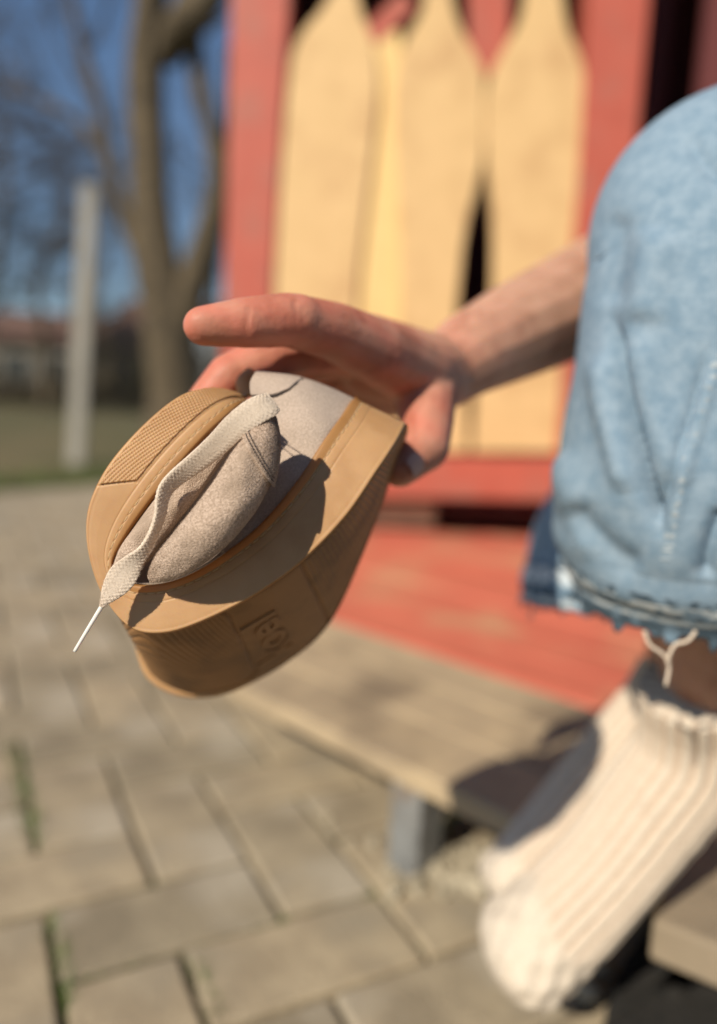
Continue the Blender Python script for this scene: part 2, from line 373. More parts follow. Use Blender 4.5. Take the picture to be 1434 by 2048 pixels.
# ------------------------------------------------------------------ pale post
b0 = G(152, 930); D0 = b0[1]; tp = WL(180, 372, D0)
t = thing('boundary_post', 'pale square post standing alone on the lawn left of the tree', 'post', b0)
ax = nrm(tp-b0); sx = nrm(np.array([1, .25, 0])-ax*np.dot(ax, (1, .25, 0))); sy = np.cross(ax, sx); L = np.linalg.norm(tp-b0)
V, F = bevel_box(b0+ax*(L/2-.03), (sx, sy, ax), (.050, .050, L/2), .012, 2); mesh('shaft', V, F, M['concrete'], t, smooth=False)
V, F = bevel_box(b0+ax*(L-.02), (sx, sy, ax), (.057, .057, .02), .012, 2); mesh('post_cap', V, F, M['concrete'], t, smooth=False)

# ------------------------------------------------------------------ trees
def limb(mb, pts, r, n=7, wob=.0):
    p = cr(pts, max(6, len(pts)*6)); rr = cr(np.asarray(r, float), len(p))[:, 0]
    ref = np.array([1, .2, 0.1])
    fn = (lambda i, th: 1+.08*np.sin(3*th+9*i)+.05*np.sin(5*th-21*i)) if wob else None
    V, F, _ = sweep(p, rr, rr, ref, n, True, fn); mb.add(V, F)
    return p
def twigs(mb, p, d, L, r, lev):
    k = 4; q = [p]; dd = d.copy()
    for i in range(k):
        dd = nrm(dd+RNG.normal(0, .16, 3)+np.array([0, 0, .05])); q.append(q[-1]+dd*L/k)
    q = np.array(q); V, F, _ = sweep(q, np.linspace(r, r*.45, k+1), np.linspace(r, r*.45, k+1), (0.31, .8, .2), 3 if lev < 3 else 5, False); mb.add(V, F)
    if lev <= 0: return
    for j in range(4 if lev > 1 else 5):
        i = RNG.integers(1, k+1); dn = nrm(dd+RNG.normal(0, .62, 3)); twigs(mb, q[i], dn, L*RNG.uniform(.45, .7), r*.5, lev-1)
TD = 9.0
def TP(px, py, dy=0): return WL(px, py, TD+dy)
t = thing('forked_tree', 'bare brown forked tree with thick trunk left of the playhouse', 'tree', TP(350, 885))
mb = MB()
limb(mb, [TP(360, 900), TP(352, 800), TP(340, 690), TP(320, 560), TP(303, 420), TP(297, 280), TP(292, 140), TP(300, 0), TP(306, -250), TP(318, -600)],
     [.44, .34, .30, .27, .23, .205, .20, .19, .17, .12], 14, 1)
mesh('trunk', *mb.out(), M['bark'], t)
for pts, r in (([TP(352, 690), TP(378, 590), TP(412, 480), TP(436, 380), TP(428, 290), TP(404, 190), TP(386, 80), TP(372, -60), TP(380, -400)], [.22, .20, .17, .13, .105, .10, .115, .10, .07]),
               ([TP(312, 600), TP(276, 500), TP(236, 400), TP(215, 300), TP(200, 215), TP(170, 110), TP(140, 0), TP(90, -200)], [.12, .10, .085, .075, .07, .06, .05, .035]),
               ([TP(330, 120), TP(355, 60, -.2), TP(395, 20, -.3), TP(450, -40, -.3)], [.16, .2, .2, .12]),
               ([TP(225, 330), TP(150, 240, .5), TP(60, 190, .8), TP(-40, 160, 1)], [.06, .05, .04, .03]),
               ([TP(420, 480), TP(445, 420, .3), TP(452, 300, .6), TP(460, 100, .8)], [.10, .09, .07, .05])):
    mb = MB(); limb(mb, pts, r, 9, 1); mesh('limb', *mb.out(), M['bark'], t)
mb = MB()
for (px, py, dx, dz) in ((200, 215, -.6, .7), (215, 300, -.9, .2), (150, 240, -.8, .5), (60, 190, -.5, .6), (170, 110, .3, .9), (350, 60, .7, .6), (386, 80, .5, .8), (300, 0, .6, .7), (140, 0, -.5, .8), (375, 20, -.3, .9)):
    twigs(mb, TP(px, py), nrm(np.array([dx, RNG.normal(0, .4), dz])), 1.3, .028, 3)
mesh('crown', *mb.out(), M['twig'], t, kind='stuff')
for i, (px, D, H, lab) in enumerate(((-40, 17, 8, 'tall bare tree at the left edge beyond the lawn'), (95, 21, 9, 'slim bare tree behind the pale post'), (205, 26, 9, 'distant bare tree behind the forked tree'), (430, 23, 10, 'bare tree partly hidden by the red playhouse post'), (-250, 15, 8, 'bare tree beyond the left end of the lawn'))):
    b = WL(px, 820, D); b[2] = 0
    t = thing('bare_tree', lab, 'tree', b, 'bare trees beyond the lawn')
    mb = MB(); pts = [b+np.array([RNG.normal(0, .12)*k, RNG.normal(0, .1)*k, H*.2*k]) for k in range(5)]
    pp = limb(mb, pts, [.16, .13, .10, .07, .04], 8, 1); mesh('trunk', *mb.out(), M['bark'], t)
    mb = MB()
    for k in range(24):
        q = pp[RNG.integers(len(pp)//5, len(pp))]; a = RNG.uniform(0, 6.28)
        twigs(mb, q, nrm(np.array([math.cos(a), math.sin(a), RNG.uniform(.2, 1)])), H*.27, .035, 3)
    mesh('crown', *mb.out(), M['twig'], t, kind='stuff')

# ------------------------------------------------------------------ playhouse
D = 2.2
ph = thing('playhouse', 'red and yellow painted wooden playhouse front behind the hand', 'playhouse', WL(800, 1000, D))
def prism(poly_px, D, thick, wl=WL):
    P = np.array([wl(x, y, D) for x, y in poly_px]); n = len(P); Q = P+np.array([0, thick, 0])
    V = np.vstack([P, Q]); F = [tuple(range(n)), tuple(range(2*n-1, n-1, -1))]+[(i, i+n, (i+1) % n+n, (i+1) % n) for i in range(n)]
    bm = bmesh.new(); vs = [bm.verts.new(v) for v in V]
    for f in F: bm.faces.new([vs[i] for i in f])
    bmesh.ops.recalc_face_normals(bm, faces=bm.faces)
    bmesh.ops.bevel(bm, geom=[e for e in bm.edges if e.calc_face_angle(0) > .5 and len(e.link_faces) == 2], offset=.003, segments=2, affect='EDGES')
    bmesh.ops.triangulate(bm, faces=[f for f in bm.faces if len(f.verts) > 4])
    bm.verts.index_update(); V = np.array([v.co[:] for v in bm.verts]); F = [tuple(v.index for v in f.verts) for f in bm.faces]; bm.free()
    return V, F
def outline(left, right, n=30):
    l = cr(left, n); r = cr(right, n); return [tuple(q) for q in l]+[tuple(q) for q in r[::-1]]
for q in ([(474, -900), (612, -900), (579, 0), (560, 300), (541, 640), (530, 1005), (436, 1005), (446, 640), (456, 300), (462, 0)], [(1205, -900), (1340, -900), (1300, 0), (1270, 330), (1228, 700), (1195, 1012), (1105, 1012), (1130, 700), (1160, 330), (1178, 0)]):
    V, F = prism(q, D-.010, .12); mesh('post', V, F, M['red'], ph, smooth=False)
bb = [(outline([(655, -420), (640, -300), (648, -150), (668, -40), (645, 14), (590, 88), (574, 200), (560, 360), (552, 500), (546, 640), (548, 760), (540, 905)],
               [(730, -420), (745, -300), (735, -150), (715, -40), (722, 20), (748, 90), (757, 180), (745, 300), (728, 440), (716, 560), (712, 660), (735, 760), (740, 905)]), 0),
      (outline([(810, -420), (795, -300), (822, -150), (846, -40), (846, 18), (812, 78), (792, 150), (788, 260), (796, 400), (800, 520), (800, 640), (785, 760), (778, 905)],
               [(960, -420), (968, -300), (930, -150), (904, -40), (914, 40), (964, 135), (969, 200), (966, 320), (932, 460), (918, 580), (914, 650), (930, 760), (938, 905)]), .0),
      (outline([(1010, -420), (1000, -300), (1034, -150), (1050, -40), (1042, 35), (990, 130), (973, 200), (974, 320), (985, 440), (985, 560), (978, 660), (955, 760), (946, 905)],
               [(1150, -420), (1160, -300), (1138, -150), (1124, -40), (1134, 50), (1164, 125), (1176, 210), (1168, 340), (1150, 460), (1134, 560), (1126, 660), (1122, 760), (1118, 905)]), 0)]
for o_, dd in bb:
    V, F = prism(o_, D, .018); mesh('baluster_board', V, F, M['yellow'], ph, smooth=False)
V, F = prism([(715, 60), (800, 60), (812, 330), (815, 905), (700, 905), (712, 330)], D+.0195, .02); mesh('backing_board', V, F, M['yellow_bright'], ph, smooth=False)
V, F = prism([(930, -400), (1028, -400), (1020, 60), (1004, 150), (940, 150)], D+.022, .03); mesh('backing_rail', V, F, M['red'], ph, smooth=False)
V, F = prism([(722, 60), (800, -18), (832, 10), (756, 88)], D+.0185, .0008); mesh('brace', V, F, M['red'], ph, smooth=False)
V, F = prism([(520, 905), (1135, 918), (1128, 1003), (512, 990)], D-.04, .09); mesh('bottom_rail', V, F, M['red'], ph, smooth=False)
xl, xr = WL(450, 500, D)[0], WL(2300, 500, D)[0]; zb, zt = .02, 1.75
V, F = prism([(640, 1000), (872, 1004), (868, 1052), (640, 1048)], D+.06, .04); mesh('sill_board', V, F, M['oldwood'], ph, smooth=False)
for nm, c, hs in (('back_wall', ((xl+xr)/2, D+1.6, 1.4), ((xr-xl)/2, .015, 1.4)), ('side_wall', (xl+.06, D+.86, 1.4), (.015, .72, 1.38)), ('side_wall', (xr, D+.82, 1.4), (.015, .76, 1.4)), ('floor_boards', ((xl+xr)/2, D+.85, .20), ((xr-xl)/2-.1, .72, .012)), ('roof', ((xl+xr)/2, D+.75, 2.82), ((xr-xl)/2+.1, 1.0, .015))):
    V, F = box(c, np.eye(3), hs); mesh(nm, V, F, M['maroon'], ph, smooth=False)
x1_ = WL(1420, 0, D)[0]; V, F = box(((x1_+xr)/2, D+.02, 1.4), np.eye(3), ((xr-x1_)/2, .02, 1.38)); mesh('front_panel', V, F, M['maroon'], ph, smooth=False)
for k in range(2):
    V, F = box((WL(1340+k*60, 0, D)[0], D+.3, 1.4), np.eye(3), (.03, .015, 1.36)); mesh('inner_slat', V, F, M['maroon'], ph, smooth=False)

# ------------------------------------------------------------------ red deck and bare bench
lb = G(800, 1752); HD = .128
A, B = G(600, 1432, HD), G(985, 1645, HD); dx = nrm(nrm(B-A)+nrm(G(1280, 1440, HD)-G(660, 1250, HD))); dn = np.array([-dx[1], dx[0], 0])
A = A-dx*.20; L = 1.7
dk = thing('plank_deck', 'low plank deck, worn red paint behind and bare boards along its front edge', 'deck', A)
wd_b = abs(np.dot(G(960, 1338, HD)-A, dn))/3; off_ = 0
for k in range(15):
    wd = wd_b if k < 3 else .115
    P0_, P1_ = G(470, 1335, HD), G(560, 1045, HD); tt_ = (off_+wd/2-np.dot(P0_-A, dn))/np.dot(P1_-P0_, dn); st_ = np.dot(P0_+(P1_-P0_)*tt_-A, dx)/L
    sp_ = .42 if k % 2 else .66
    for (fa2, fb2) in ((st_, sp_), (sp_, 1)) if k >= 3 else ((st_, 1),):
        c = A+dx*(L*(fa2+fb2)/2+(RNG.normal(0, .006) if k < 3 else 0))+dn*(off_+wd/2)+np.array([0, 0, -.0125+RNG.normal(0, .0012)])
        V, F = bevel_box(c, (dx, dn, (0, 0, 1)), (L*(fb2-fa2)/2-.0015, wd/2-.0028, .0125), .003, 2); mesh('plank', V, F, M['oldwood'] if k < 3 else M['reddeck'], dk, smooth=False)
    off_ += wd
for o2 in (.14, .9):
    V, F = box(A+dx*(L/2)+dn*o2+np.array([0, 0, -.054]), (dx, dn, (0, 0, 1)), (L/2-.03, .016, .028)); mesh('joist', V, F, M['maroon'], dk, smooth=False)
for f in (lb, lb+dx*.62, lb-dx*.02+dn*1.0):
    hh = (HD-.026)/2
    V, F = bevel_box((f[0]+dn[0]*.022, f[1]+dn[1]*.022, hh-.01), (dx, dn, (0, 0, 1)), (.021, .021, hh+.01), .003, 2); mesh('leg', V, F, M['steel'], dk, smooth=False)
# near timber
HT = .13
c0, c1, c2 = G(1305, 1838, HT), G(1440, 1892, HT), G(1440, 1752, HT)
ex = nrm(c1-c0); ey = np.array([-ex[1], ex[0], 0]); 
tm = thing('timber_plank', 'thick grey weathered plank at the right under the socked foot', 'plank', c0)
for k, off in ((0, .06),):
    V, F = bevel_box(c0+ex*.35+ey*.075+np.array([0, 0, -.017]), (ex, ey, (0, 0, 1)), (.35, .075, .017), .004, 2); mesh('board', V, F, M['graywood'], tm, smooth=False)
V, F = box(c0+ex*.35+ey*.09+np.array([0, 0, -.082]), (ex, ey, (0, 0, 1)), (.28, .025, .048)); mesh('beam', V, F, M['maroon'], tm, smooth=False)

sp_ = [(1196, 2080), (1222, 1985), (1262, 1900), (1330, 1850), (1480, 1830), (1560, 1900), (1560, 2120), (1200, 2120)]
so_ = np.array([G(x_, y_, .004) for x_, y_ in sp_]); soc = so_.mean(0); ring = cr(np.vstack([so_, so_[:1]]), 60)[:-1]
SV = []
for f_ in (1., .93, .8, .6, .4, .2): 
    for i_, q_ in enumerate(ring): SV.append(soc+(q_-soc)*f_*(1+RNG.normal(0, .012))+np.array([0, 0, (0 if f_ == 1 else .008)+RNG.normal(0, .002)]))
M['darksoil'] = mat('dark_damp_soil', (.012, .011, .010), .95, (.025, .022, .018), 90, .8, 200, .004)  # near-black sheet painted over the pavers for the shadow beneath the plank
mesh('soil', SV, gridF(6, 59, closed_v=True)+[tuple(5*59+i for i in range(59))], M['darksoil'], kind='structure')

# stones and a small plant at the leg
def rock(c, s):
    bm = bmesh.new(); bmesh.ops.create_icosphere(bm, subdivisions=2, radius=1); sc = RNG.uniform(.6, 1.2, 3)*s; sc[2] *= .7
    ph_ = RNG.uniform(0, 6, 3)
    V = np.array([v.co[:] for v in bm.verts]); V *= (1+.16*np.sin(V*3.1+ph_).sum(1)/2)[:, None]; V = V*sc; F = [tuple(v.index for v in f.verts) for f in bm.faces]; bm.free()
    return V+np.asarray(c), F
SLAB = ['large pale stone right of the grey bench leg', 'cream stone beside the green sprig', 'flat tan stone behind the sock toe', 'small pale stone at the foot of the bench leg', 'brown chip of stone left of the bench leg', 'round stone under the sock toe on the paving', 'tan stone between sprig and foot', 'tiny pale stone in front of the bench leg', 'stone lump just right of the sock toe', 'grey pebble by the paving edge', 'yellowish stone under the bench plank', 'stone in the shade under the foot']
for (px, py, s), lb_ in zip(((870, 1745, .013), (905, 1722, .014), (975, 1722, .015), (835, 1765, .008), (700, 1690, .006), (1175, 1990, .016), (940, 1755, .011), (800, 1790, .005), (1200, 1950, .013), (655, 1640, .006), (880, 1690, .012), (985, 1770, .010)), SLAB):
    p = G(px, py); V, F = rock(p+np.array([0, 0, s*.45]), s); o = mesh('stone', V, F, M['stone'], base=p); tag(o, lb_, 'stone', 'loose stones by the bench leg')
gm = MB()
for k in range(240):
    p = G(RNG.normal(900, 55), RNG.normal(1735, 28)); sz = abs(RNG.normal(.0030, .0020))+.001
    bx, bf = box(p+np.array([0, 0, sz*.4]), [nrm(v) for v in np.linalg.qr(RNG.normal(0, 1, (3, 3)))[0]], sz*RNG.uniform(.5, 1.2, 3)); gm.add(bx+RNG.normal(0, sz*.25, (8, 3)), bf)
mesh('gravel', *gm.out(), M['stone'], smooth=False, kind='stuff')
p = G(880, 1680); pl = thing('weed_sprig', 'small green weed growing beside the grey bench leg', 'plant', p)
mb = MB()
for k in range(9):
    a = RNG.uniform(0, 6.28); h = RNG.uniform(.015, .04); d = np.array([math.cos(a)*.5, math.sin(a)*.5, 1]); q = p+d*h; s = np.array([-math.sin(a), math.cos(a), 0])*.005; o2 = np.array([math.cos(a), math.sin(a), .4])*.016
    V = [q, q+o2*.5+s, q+o2, q+o2*.5-s]; mesh('leaf', V, [(0, 1, 2, 3)], M['leafg'], pl); V, F, _ = sweep(np.array([p, p+d*h*.5, q]), .0009, .0009, (1, 0, 0.1), 4, False); mb.add(V, F)
mesh('stem', *mb.out(), M['leafg'], pl)

# ================================================================== THE SHOE
sb = cam(500, 1100, .33)
shoe = thing('shoe', 'beige suede sneaker with gum sole bent double in the hand', 'shoe', sb)
#        A px      D px       zA    E px        zE
ST = [((814, 868), (712, 812), .352, (812, 874), .362),
      ((813, 850), (704, 798), .330, (809, 886), .374),
      ((793, 886), (682, 830), .314, (798, 912), .374),
      ((756, 942), (645, 882), .305, (783, 956), .372),
      ((691, 1036), (595, 958), .301, (731, 1096), .368),
      ((600, 1128), (525, 1042), .299, (660, 1246), .372),
      ((500, 1197), (448, 1106), .297, (570, 1328), .380),
      ((400, 1246), (378, 1148), .295, (462, 1382), .384),
      ((330, 1267), (318, 1167), .294, (375, 1388), .385),
      ((270, 1261), (266, 1168), .294, (310, 1358), .385),
      ((226, 1222), (238, 1154), .294, (284, 1308), .385),
      ((192, 1162), (225, 1134), .294, (268, 1240), .386),
      ((173, 1085), (231, 1108), .295, (245, 1160), .386),
      ((176, 1015), (258, 1062), .296, (240, 1090), .388),
      ((206, 945), (300, 1004), .297, (265, 1020), .388),
      ((256, 880), (352, 938), .299, (310, 950), .388),
      ((316, 822), (406, 878), .302, (365, 890), .386),
      ((367, 787), (450, 836), .306, (420, 850), .382),
      ((413, 777), (478, 813), .313, (455, 825), .376),
      ((455, 783), (494, 805), .326, (480, 810), .364),
      ((484, 797), (502, 808), .345, (488, 800), .350)]
nS = len(ST)-1
pA = [(*s[0], s[2]) for s in ST]; pD = [(*s[1], s[2]+.0015) for s in ST]; pE = [(*s[3], s[4]) for s in ST]
NT = 760
TS = np.linspace(0, nS, NT)
cA, cD, cE = cr(pA, NT), cr(pD, NT), cr(pE, NT)
WA, WD, WE = camN(cA), camN(cD), camN(cE)
Tt = nrm(np.gradient(WA, axis=0))
Nw = nrm(np.cross(Tt, WD-WA)); 
sg = np.sign((Nw*(-FWD)).sum(1)); Nw = Nw*(np.where(sg == 0, 1, sg))[:, None]
for _ in range(12): Nw = nrm(np.vstack([Nw[:1], (Nw[:-2]+Nw[1:-1]+Nw[2:])/3, Nw[-1:]]))
arc = np.concatenate([[0], np.cumsum(np.linalg.norm(np.diff(WA, axis=0), axis=1))])
hw = np.linalg.norm(WD-WA, axis=1)
# profile across the foxing: u=0 sole edge .. u=1 top edge ; offset in mm
prof = [(0, -1.2), (.012, -.2), (.03, .55), (.055, .75), (.085, .6), (.15, .7), (.35, .75), (.52, .65), (.60, .6), (.625, .58), (.64, .42), (.652, .42), (.664, .62), (.69, .68), (.72, .68), (.765, .66), (.795, .6), (.805, .32), (.815, .25), (.825, .38), (.836, .7), (.87, .85), (.93, .9), (.965, .8), (.985, .1), (.995, -1.2), (1.0, -3.2)]
uu = np.array([0, .004, .012, .02, .03, .042, .055, .07, .085]+list(np.linspace(.1, .60, 58))+[.612, .625, .633, .64, .65, .66, .666, .672, .681, .69, .705, .72, .74, .765, .775, .785, .793, .80, .808, .815, .823, .83, .838, .845, .86, .88, .90, .92, .938, .955, .968, .98, .988, .995, 1.0])
off = np.interp(uu, [q[0] for q in prof], [q[1] for q in prof])*.00075
off = np.convolve(np.pad(off, 1, mode='edge'), [.2, .6, .2], 'valid')
nu = len(uu)
OFF = np.broadcast_to(off, (NT, nu)).copy()
S2, U2 = np.meshgrid(TS, uu, indexing='ij'); AR = np.broadcast_to(arc[:, None], (NT, nu)); HW = U2*hw[:, None]
# toe bumper: raised textured block, s> 13.75 , u .05-.58
edge_s = 13.62+.62*np.clip((U2-.02)/.55, 0, 1)
bumper = (S2 > edge_s) & (U2 > .045) & (U2 < .60)
seam = np.exp(-((S2-edge_s)/.02)**2)*((U2 > .02) & (U2 < .62))
OFF -= seam*.00045
VN = (WA[:, None]+(WD-WA)[:, None]*uu[None, :, None]+Nw[:, None]*OFF[..., None])
uvN = np.stack([AR, HW], -1).reshape(-1, 2)
# far side wall, mirrored profile
back = np.broadcast_to(nrm((WE-WA).mean(0)), WA.shape)
WF = WE+(WD-WA)*1.05+ (WA-WE)*.04
VF = WE[:, None]+(WF-WE)[:, None]*uu[None, ::3, None]+back[:, None]*(off[::3])[None, :, None]
F1 = gridF(NT, nu)
def drop(F, mask):   # remove the quads under the bumper block
    return [f for f in F if not mask[f[0]]]
wall_o = mesh('foxing', np.vstack([VN.reshape(-1, 3), VF.reshape(-1, 3)]), F1+[tuple(i+NT*nu for i in f) for f in gridF(NT, VF.shape[1])], M['gum'], shoe, uv=np.vstack([uvN, np.zeros((VF.shape[0]*VF.shape[1], 2))]))
wall_o.data.materials.append(M['gum_edge']); mi_ = np.zeros(len(wall_o.data.polygons), np.int32); nf_ = len(F1)
ju_ = np.array([uu[f[0] % nu] for f in F1]); mi_[:nf_][(ju_ > .838) | (ju_ < .02)] = 1; wall_o.data.polygons.foreach_set('material_index', mi_)
# textured toe bumper as a part of its own
sB = np.linspace(13.70, nS-.25, 620); uB = np.linspace(.05, .595, 130)
aB, dB = camN(cr(pA, 0, sB)), camN(cr(pD, 0, sB)); iN = np.interp(sB, TS, np.arange(NT)); NB = nrm(np.stack([np.interp(iN, np.arange(NT), Nw[:, k]) for k in range(3)], 1))
arB = np.interp(sB, TS, arc)[:, None]; hB = np.linalg.norm(dB-aB, axis=1)[:, None]*uB[None]
SB, UB = np.meshgrid(sB, uB, indexing='ij')
base_off = np.interp(UB, [q[0] for q in prof], [q[1] for q in prof])*.001
es = 13.64+.62*np.clip((UB-.02)/.55, 0, 1)
inside = np.clip((SB-es)/.03, 0, 1)*np.clip((UB-.05)/.02, 0, 1)*np.clip((.595-UB)/.02, 0, 1)
P_ = .0013
q1 = arB+hB*.55; q2 = arB-hB*.55*1.0+0*arB
tex = (np.abs(((arB+.55*hB)/P_) % 1-.5)*2)*(np.abs(((arB*.25-hB)/P_*.95) % 1-.5)*2)
VB = aB[:, None]+(dB-aB)[:, None]*uB[None, :, None]+NB[:, None]*((base_off-.0006)+inside*(.0009+.00042*tex))[..., None]
mesh('toe_bumper', VB.reshape(-1, 3), gridF(len(sB), len(uB)), M['gum'], shoe)
# stitching in the groove of the foxing
mb = MB(); st_len, gap = .0030, .0009
L_s = np.concatenate([[0], np.cumsum(np.linalg.norm(np.diff(WA*.2+WD*.8, axis=0), axis=1))])
x = .002
while x < L_s[-1]-.004:
    ss = np.interp(np.linspace(x, x+st_len, 5), L_s, np.arange(NT)); ii = np.clip(ss.astype(int), 0, NT-1)
    c = WA[ii]+(WD-WA)[ii]*.815+Nw[ii]*(.00015+.00035*np.sin(np.linspace(0, math.pi, 5)))[:, None]
    if TS[ii[0]] > .8:
        V, F, _ = sweep(c, .00026, .00026, FWD+.1*RIGHT, 5, True); mb.add(V, F)
    x += st_len+gap
mesh('stitching', *mb.out(), M['thread'], shoe, kind='stuff')

# outsole with tread grooves
nv = 92; vv = np.linspace(0, 1, nv)
NO = 1100; TO = np.linspace(0, nS, NO)
oA, oE = cr(pA, NO), cr(pE, NO); xA, xE = camN(oA), camN(oE)
base = xA[:, None]+(xE-xA)[:, None]*vv[None, :, None]
pix = oA[:, None, :2]+(oE-oA)[:, None, :2]*vv[None, :, None]
gu = np.gradient(base, axis=0); gv = np.gradient(base, axis=1); NN = nrm(np.cross(gu, gv))
ctr = camN([(370, 1000, .34)])[0]
NN *= np.sign(((base-ctr)*NN).sum(-1))[..., None]
S3, V3 = np.meshgrid(TO, vv, indexing='ij'); arO = np.interp(S3, TS, arc)
h = np.zeros_like(S3)
d_heel = (np.interp(4.98, TS, arc)-arO)      # + towards the heel
h -= np.exp(-(d_heel/.0009)**2)*.0012
rim = np.clip(V3/.05, 0, 1)*np.clip((1-V3)/.05, 0, 1)
hm = (d_heel > .0022)*rim
h -= hm*np.clip(np.sin(2*math.pi*d_heel/.0024), 0, 1)*.0005
# fore panel, a rounded rectangle with fine horizontal ribs
sa = np.interp(6.45, TS, arc); sdist = np.minimum((arO-sa), (np.interp(10.3, TS, arc)-arO)); vd = np.minimum(V3-.02, .93-V3)*.092
rc = .010; qx = np.maximum(rc-sdist, 0); qy = np.maximum(rc-vd, 0); din = rc-np.hypot(qx, qy)
h -= np.exp(-(din/.0009)**2)*.0012
gq = (pix[..., 1]-.42*pix[..., 0]-.0005*(pix[..., 0]-300)**2)
h -= (din > .0018)*np.clip(np.sin(2*math.pi*gq/9.5), 0, 1)*.00042
# rounded edges
h -= (np.exp(-V3/.015)+np.exp(-(1-V3)/.03))*.0008
h -= .0048*np.exp(-(V3/.17)**1.5)*np.clip((S3-5.6)/1.2, 0, 1)*np.clip((11-S3)/1.0, 0, 1)
VO = base+NN*(h+.0002)[..., None]
rs_ = slice(int(NO*.30), int(NO*.56)); rk = rs_.stop-rs_.start
V, F, _ = sweep((VO[rs_, -1]-NN[rs_, -1]*.0008-RIGHT*.0012)[::4], .0036*np.sin(np.linspace(.05, math.pi-.05, len(range(0, rk, 4))))**.4, .0030*np.sin(np.linspace(.05, math.pi-.05, len(range(0, rk, 4))))**.4, FWD, 16, True); mesh('sole_rim', V, F, M['gum'], shoe)
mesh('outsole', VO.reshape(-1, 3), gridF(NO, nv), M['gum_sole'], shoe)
# raised lettering on the arch
def text_on_sole(txt, s0, s_h, v0, v_w, raise_=.0009, name='lettering'):
    cu = bpy.data.curves.new('t', 'FONT'); cu.body = txt; cu.size = 1; cu.extrude = .5; cu.bevel_depth = .0; cu.space_character = .95; cu.resolution_u = 4
    cu.offset = .02
    o = bpy.data.objects.new('t', cu); COL.objects.link(o); dg = bpy.context.evaluated_depsgraph_get(); ev = o.evaluated_get(dg); me = ev.to_mesh()
    V = np.array([v.co[:] for v in me.vertices]); F = [tuple(p.vertices) for p in me.polygons]; ev.to_mesh_clear(); bpy.data.objects.remove(o)
    x = (V[:, 0]-V[:, 0].min())/(np.ptp(V[:, 0])); y = (V[:, 1]-V[:, 1].min())/np.ptp(V[:, 1]); z = V[:, 2]
    vq = (v0+v_w*(1-x))*(nv-1); aq = np.interp(s0, TS, arc)+y*s_h; sq = np.interp(np.interp(aq, arc, TS), TO, np.arange(NO))
    i = np.clip(sq.astype(int), 0, NO-2); j = np.clip(vq.astype(int), 0, nv-2); fi = (sq-i)[:, None]; fj = (vq-j)[:, None]
    pos = base[i, j]*(1-fi)*(1-fj)+base[i+1, j]*fi*(1-fj)+base[i, j+1]*(1-fi)*fj+base[i+1, j+1]*fi*fj
    return mesh(name, pos+NN[i, j]*(np.where(z > 0, raise_, -.0005))[:, None], F, M['gum_sole'], shoe, smooth=False)
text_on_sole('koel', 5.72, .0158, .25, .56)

# suede parts ------------------------------------------------------
def roll(Lp, Rp, z, ratio, n=150, m=64, dome=1.0, mat_=None, name='vamp', noise=.0, trange=None, offs=0.0, arcr=None, back=3.4):
    l = cr(Lp, n); r = cr(Rp, n); zz = cr(np.asarray(z, float), n)
    l3 = camN(np.hstack([l, zz])); r3 = camN(np.hstack([r, zz])); c = (l3+r3)/2; hv = (l3-r3)/2; rad = np.linalg.norm(hv, axis=1)
    th = np.linspace(0, 2*math.pi, m, endpoint=False) if arcr is None else np.linspace(arcr[0], arcr[1], m)
    i0, i1 = (0, n) if trange is None else (int(trange[0]*n), int(trange[1]*n))
    hv = hv*((rad+offs)/np.maximum(rad, 1e-6))[:, None]
    V = c[:, None]+hv[:, None]*np.cos(th)[None, :, None]-FWD*((rad*ratio+offs)[:, None]*np.where(np.sin(th) > 0, np.sin(th), back*np.sin(th))[None])[..., None]
    ph1 = np.linspace(0, 1, n)
    if noise:
        wob = noise*(np.sin(ph1*9+1)[:, None]*np.sin(th*2+.5)[None]+.6*np.sin(ph1*17)[:, None]*np.cos(th*3)[None]+.35*np.sin(ph1*31+2)[:, None]*np.sin(th*5)[None])
        V = V-FWD*wob[..., None]*np.clip(np.sin(th), 0, 1)[None, :, None]
    V = V[i0:i1]; k = i1-i0
    return V, k, m
VL = [(296, 1150), (312, 1112), (342, 1072), (384, 1020), (428, 962), (470, 897), (505, 860), (535, 828), (548, 826)]
VR = [(300, 1166), (345, 1160), (400, 1132), (455, 1088), (505, 1028), (533, 978), (549, 945), (557, 888), (552, 838)]
VZ = [.2865, .2810, .2768, .2740, .2735, .2745, .2760, .2775, .2795]
V, k, m_ = roll(VL, VR, VZ, .80, noise=.0007)
mesh('vamp', V.reshape(-1, 3), gridF(k, m_, closed_v=True)+[tuple(range(m_-1, -1, -1)), tuple((k-1)*m_+i for i in range(m_))], M['suede'], shoe)
# eyestay flap wrapped over the upper end of the vamp fold
V, k, m_ = roll(VL, VR, VZ, .80, noise=.0007, trange=(.685, .985), offs=.0009, arcr=(-.25, math.pi+.35))
Vi, _, _ = roll(VL, VR, VZ, .80, noise=.0007, trange=(.685, .985), offs=-.0008, arcr=(-.25, math.pi+.35))
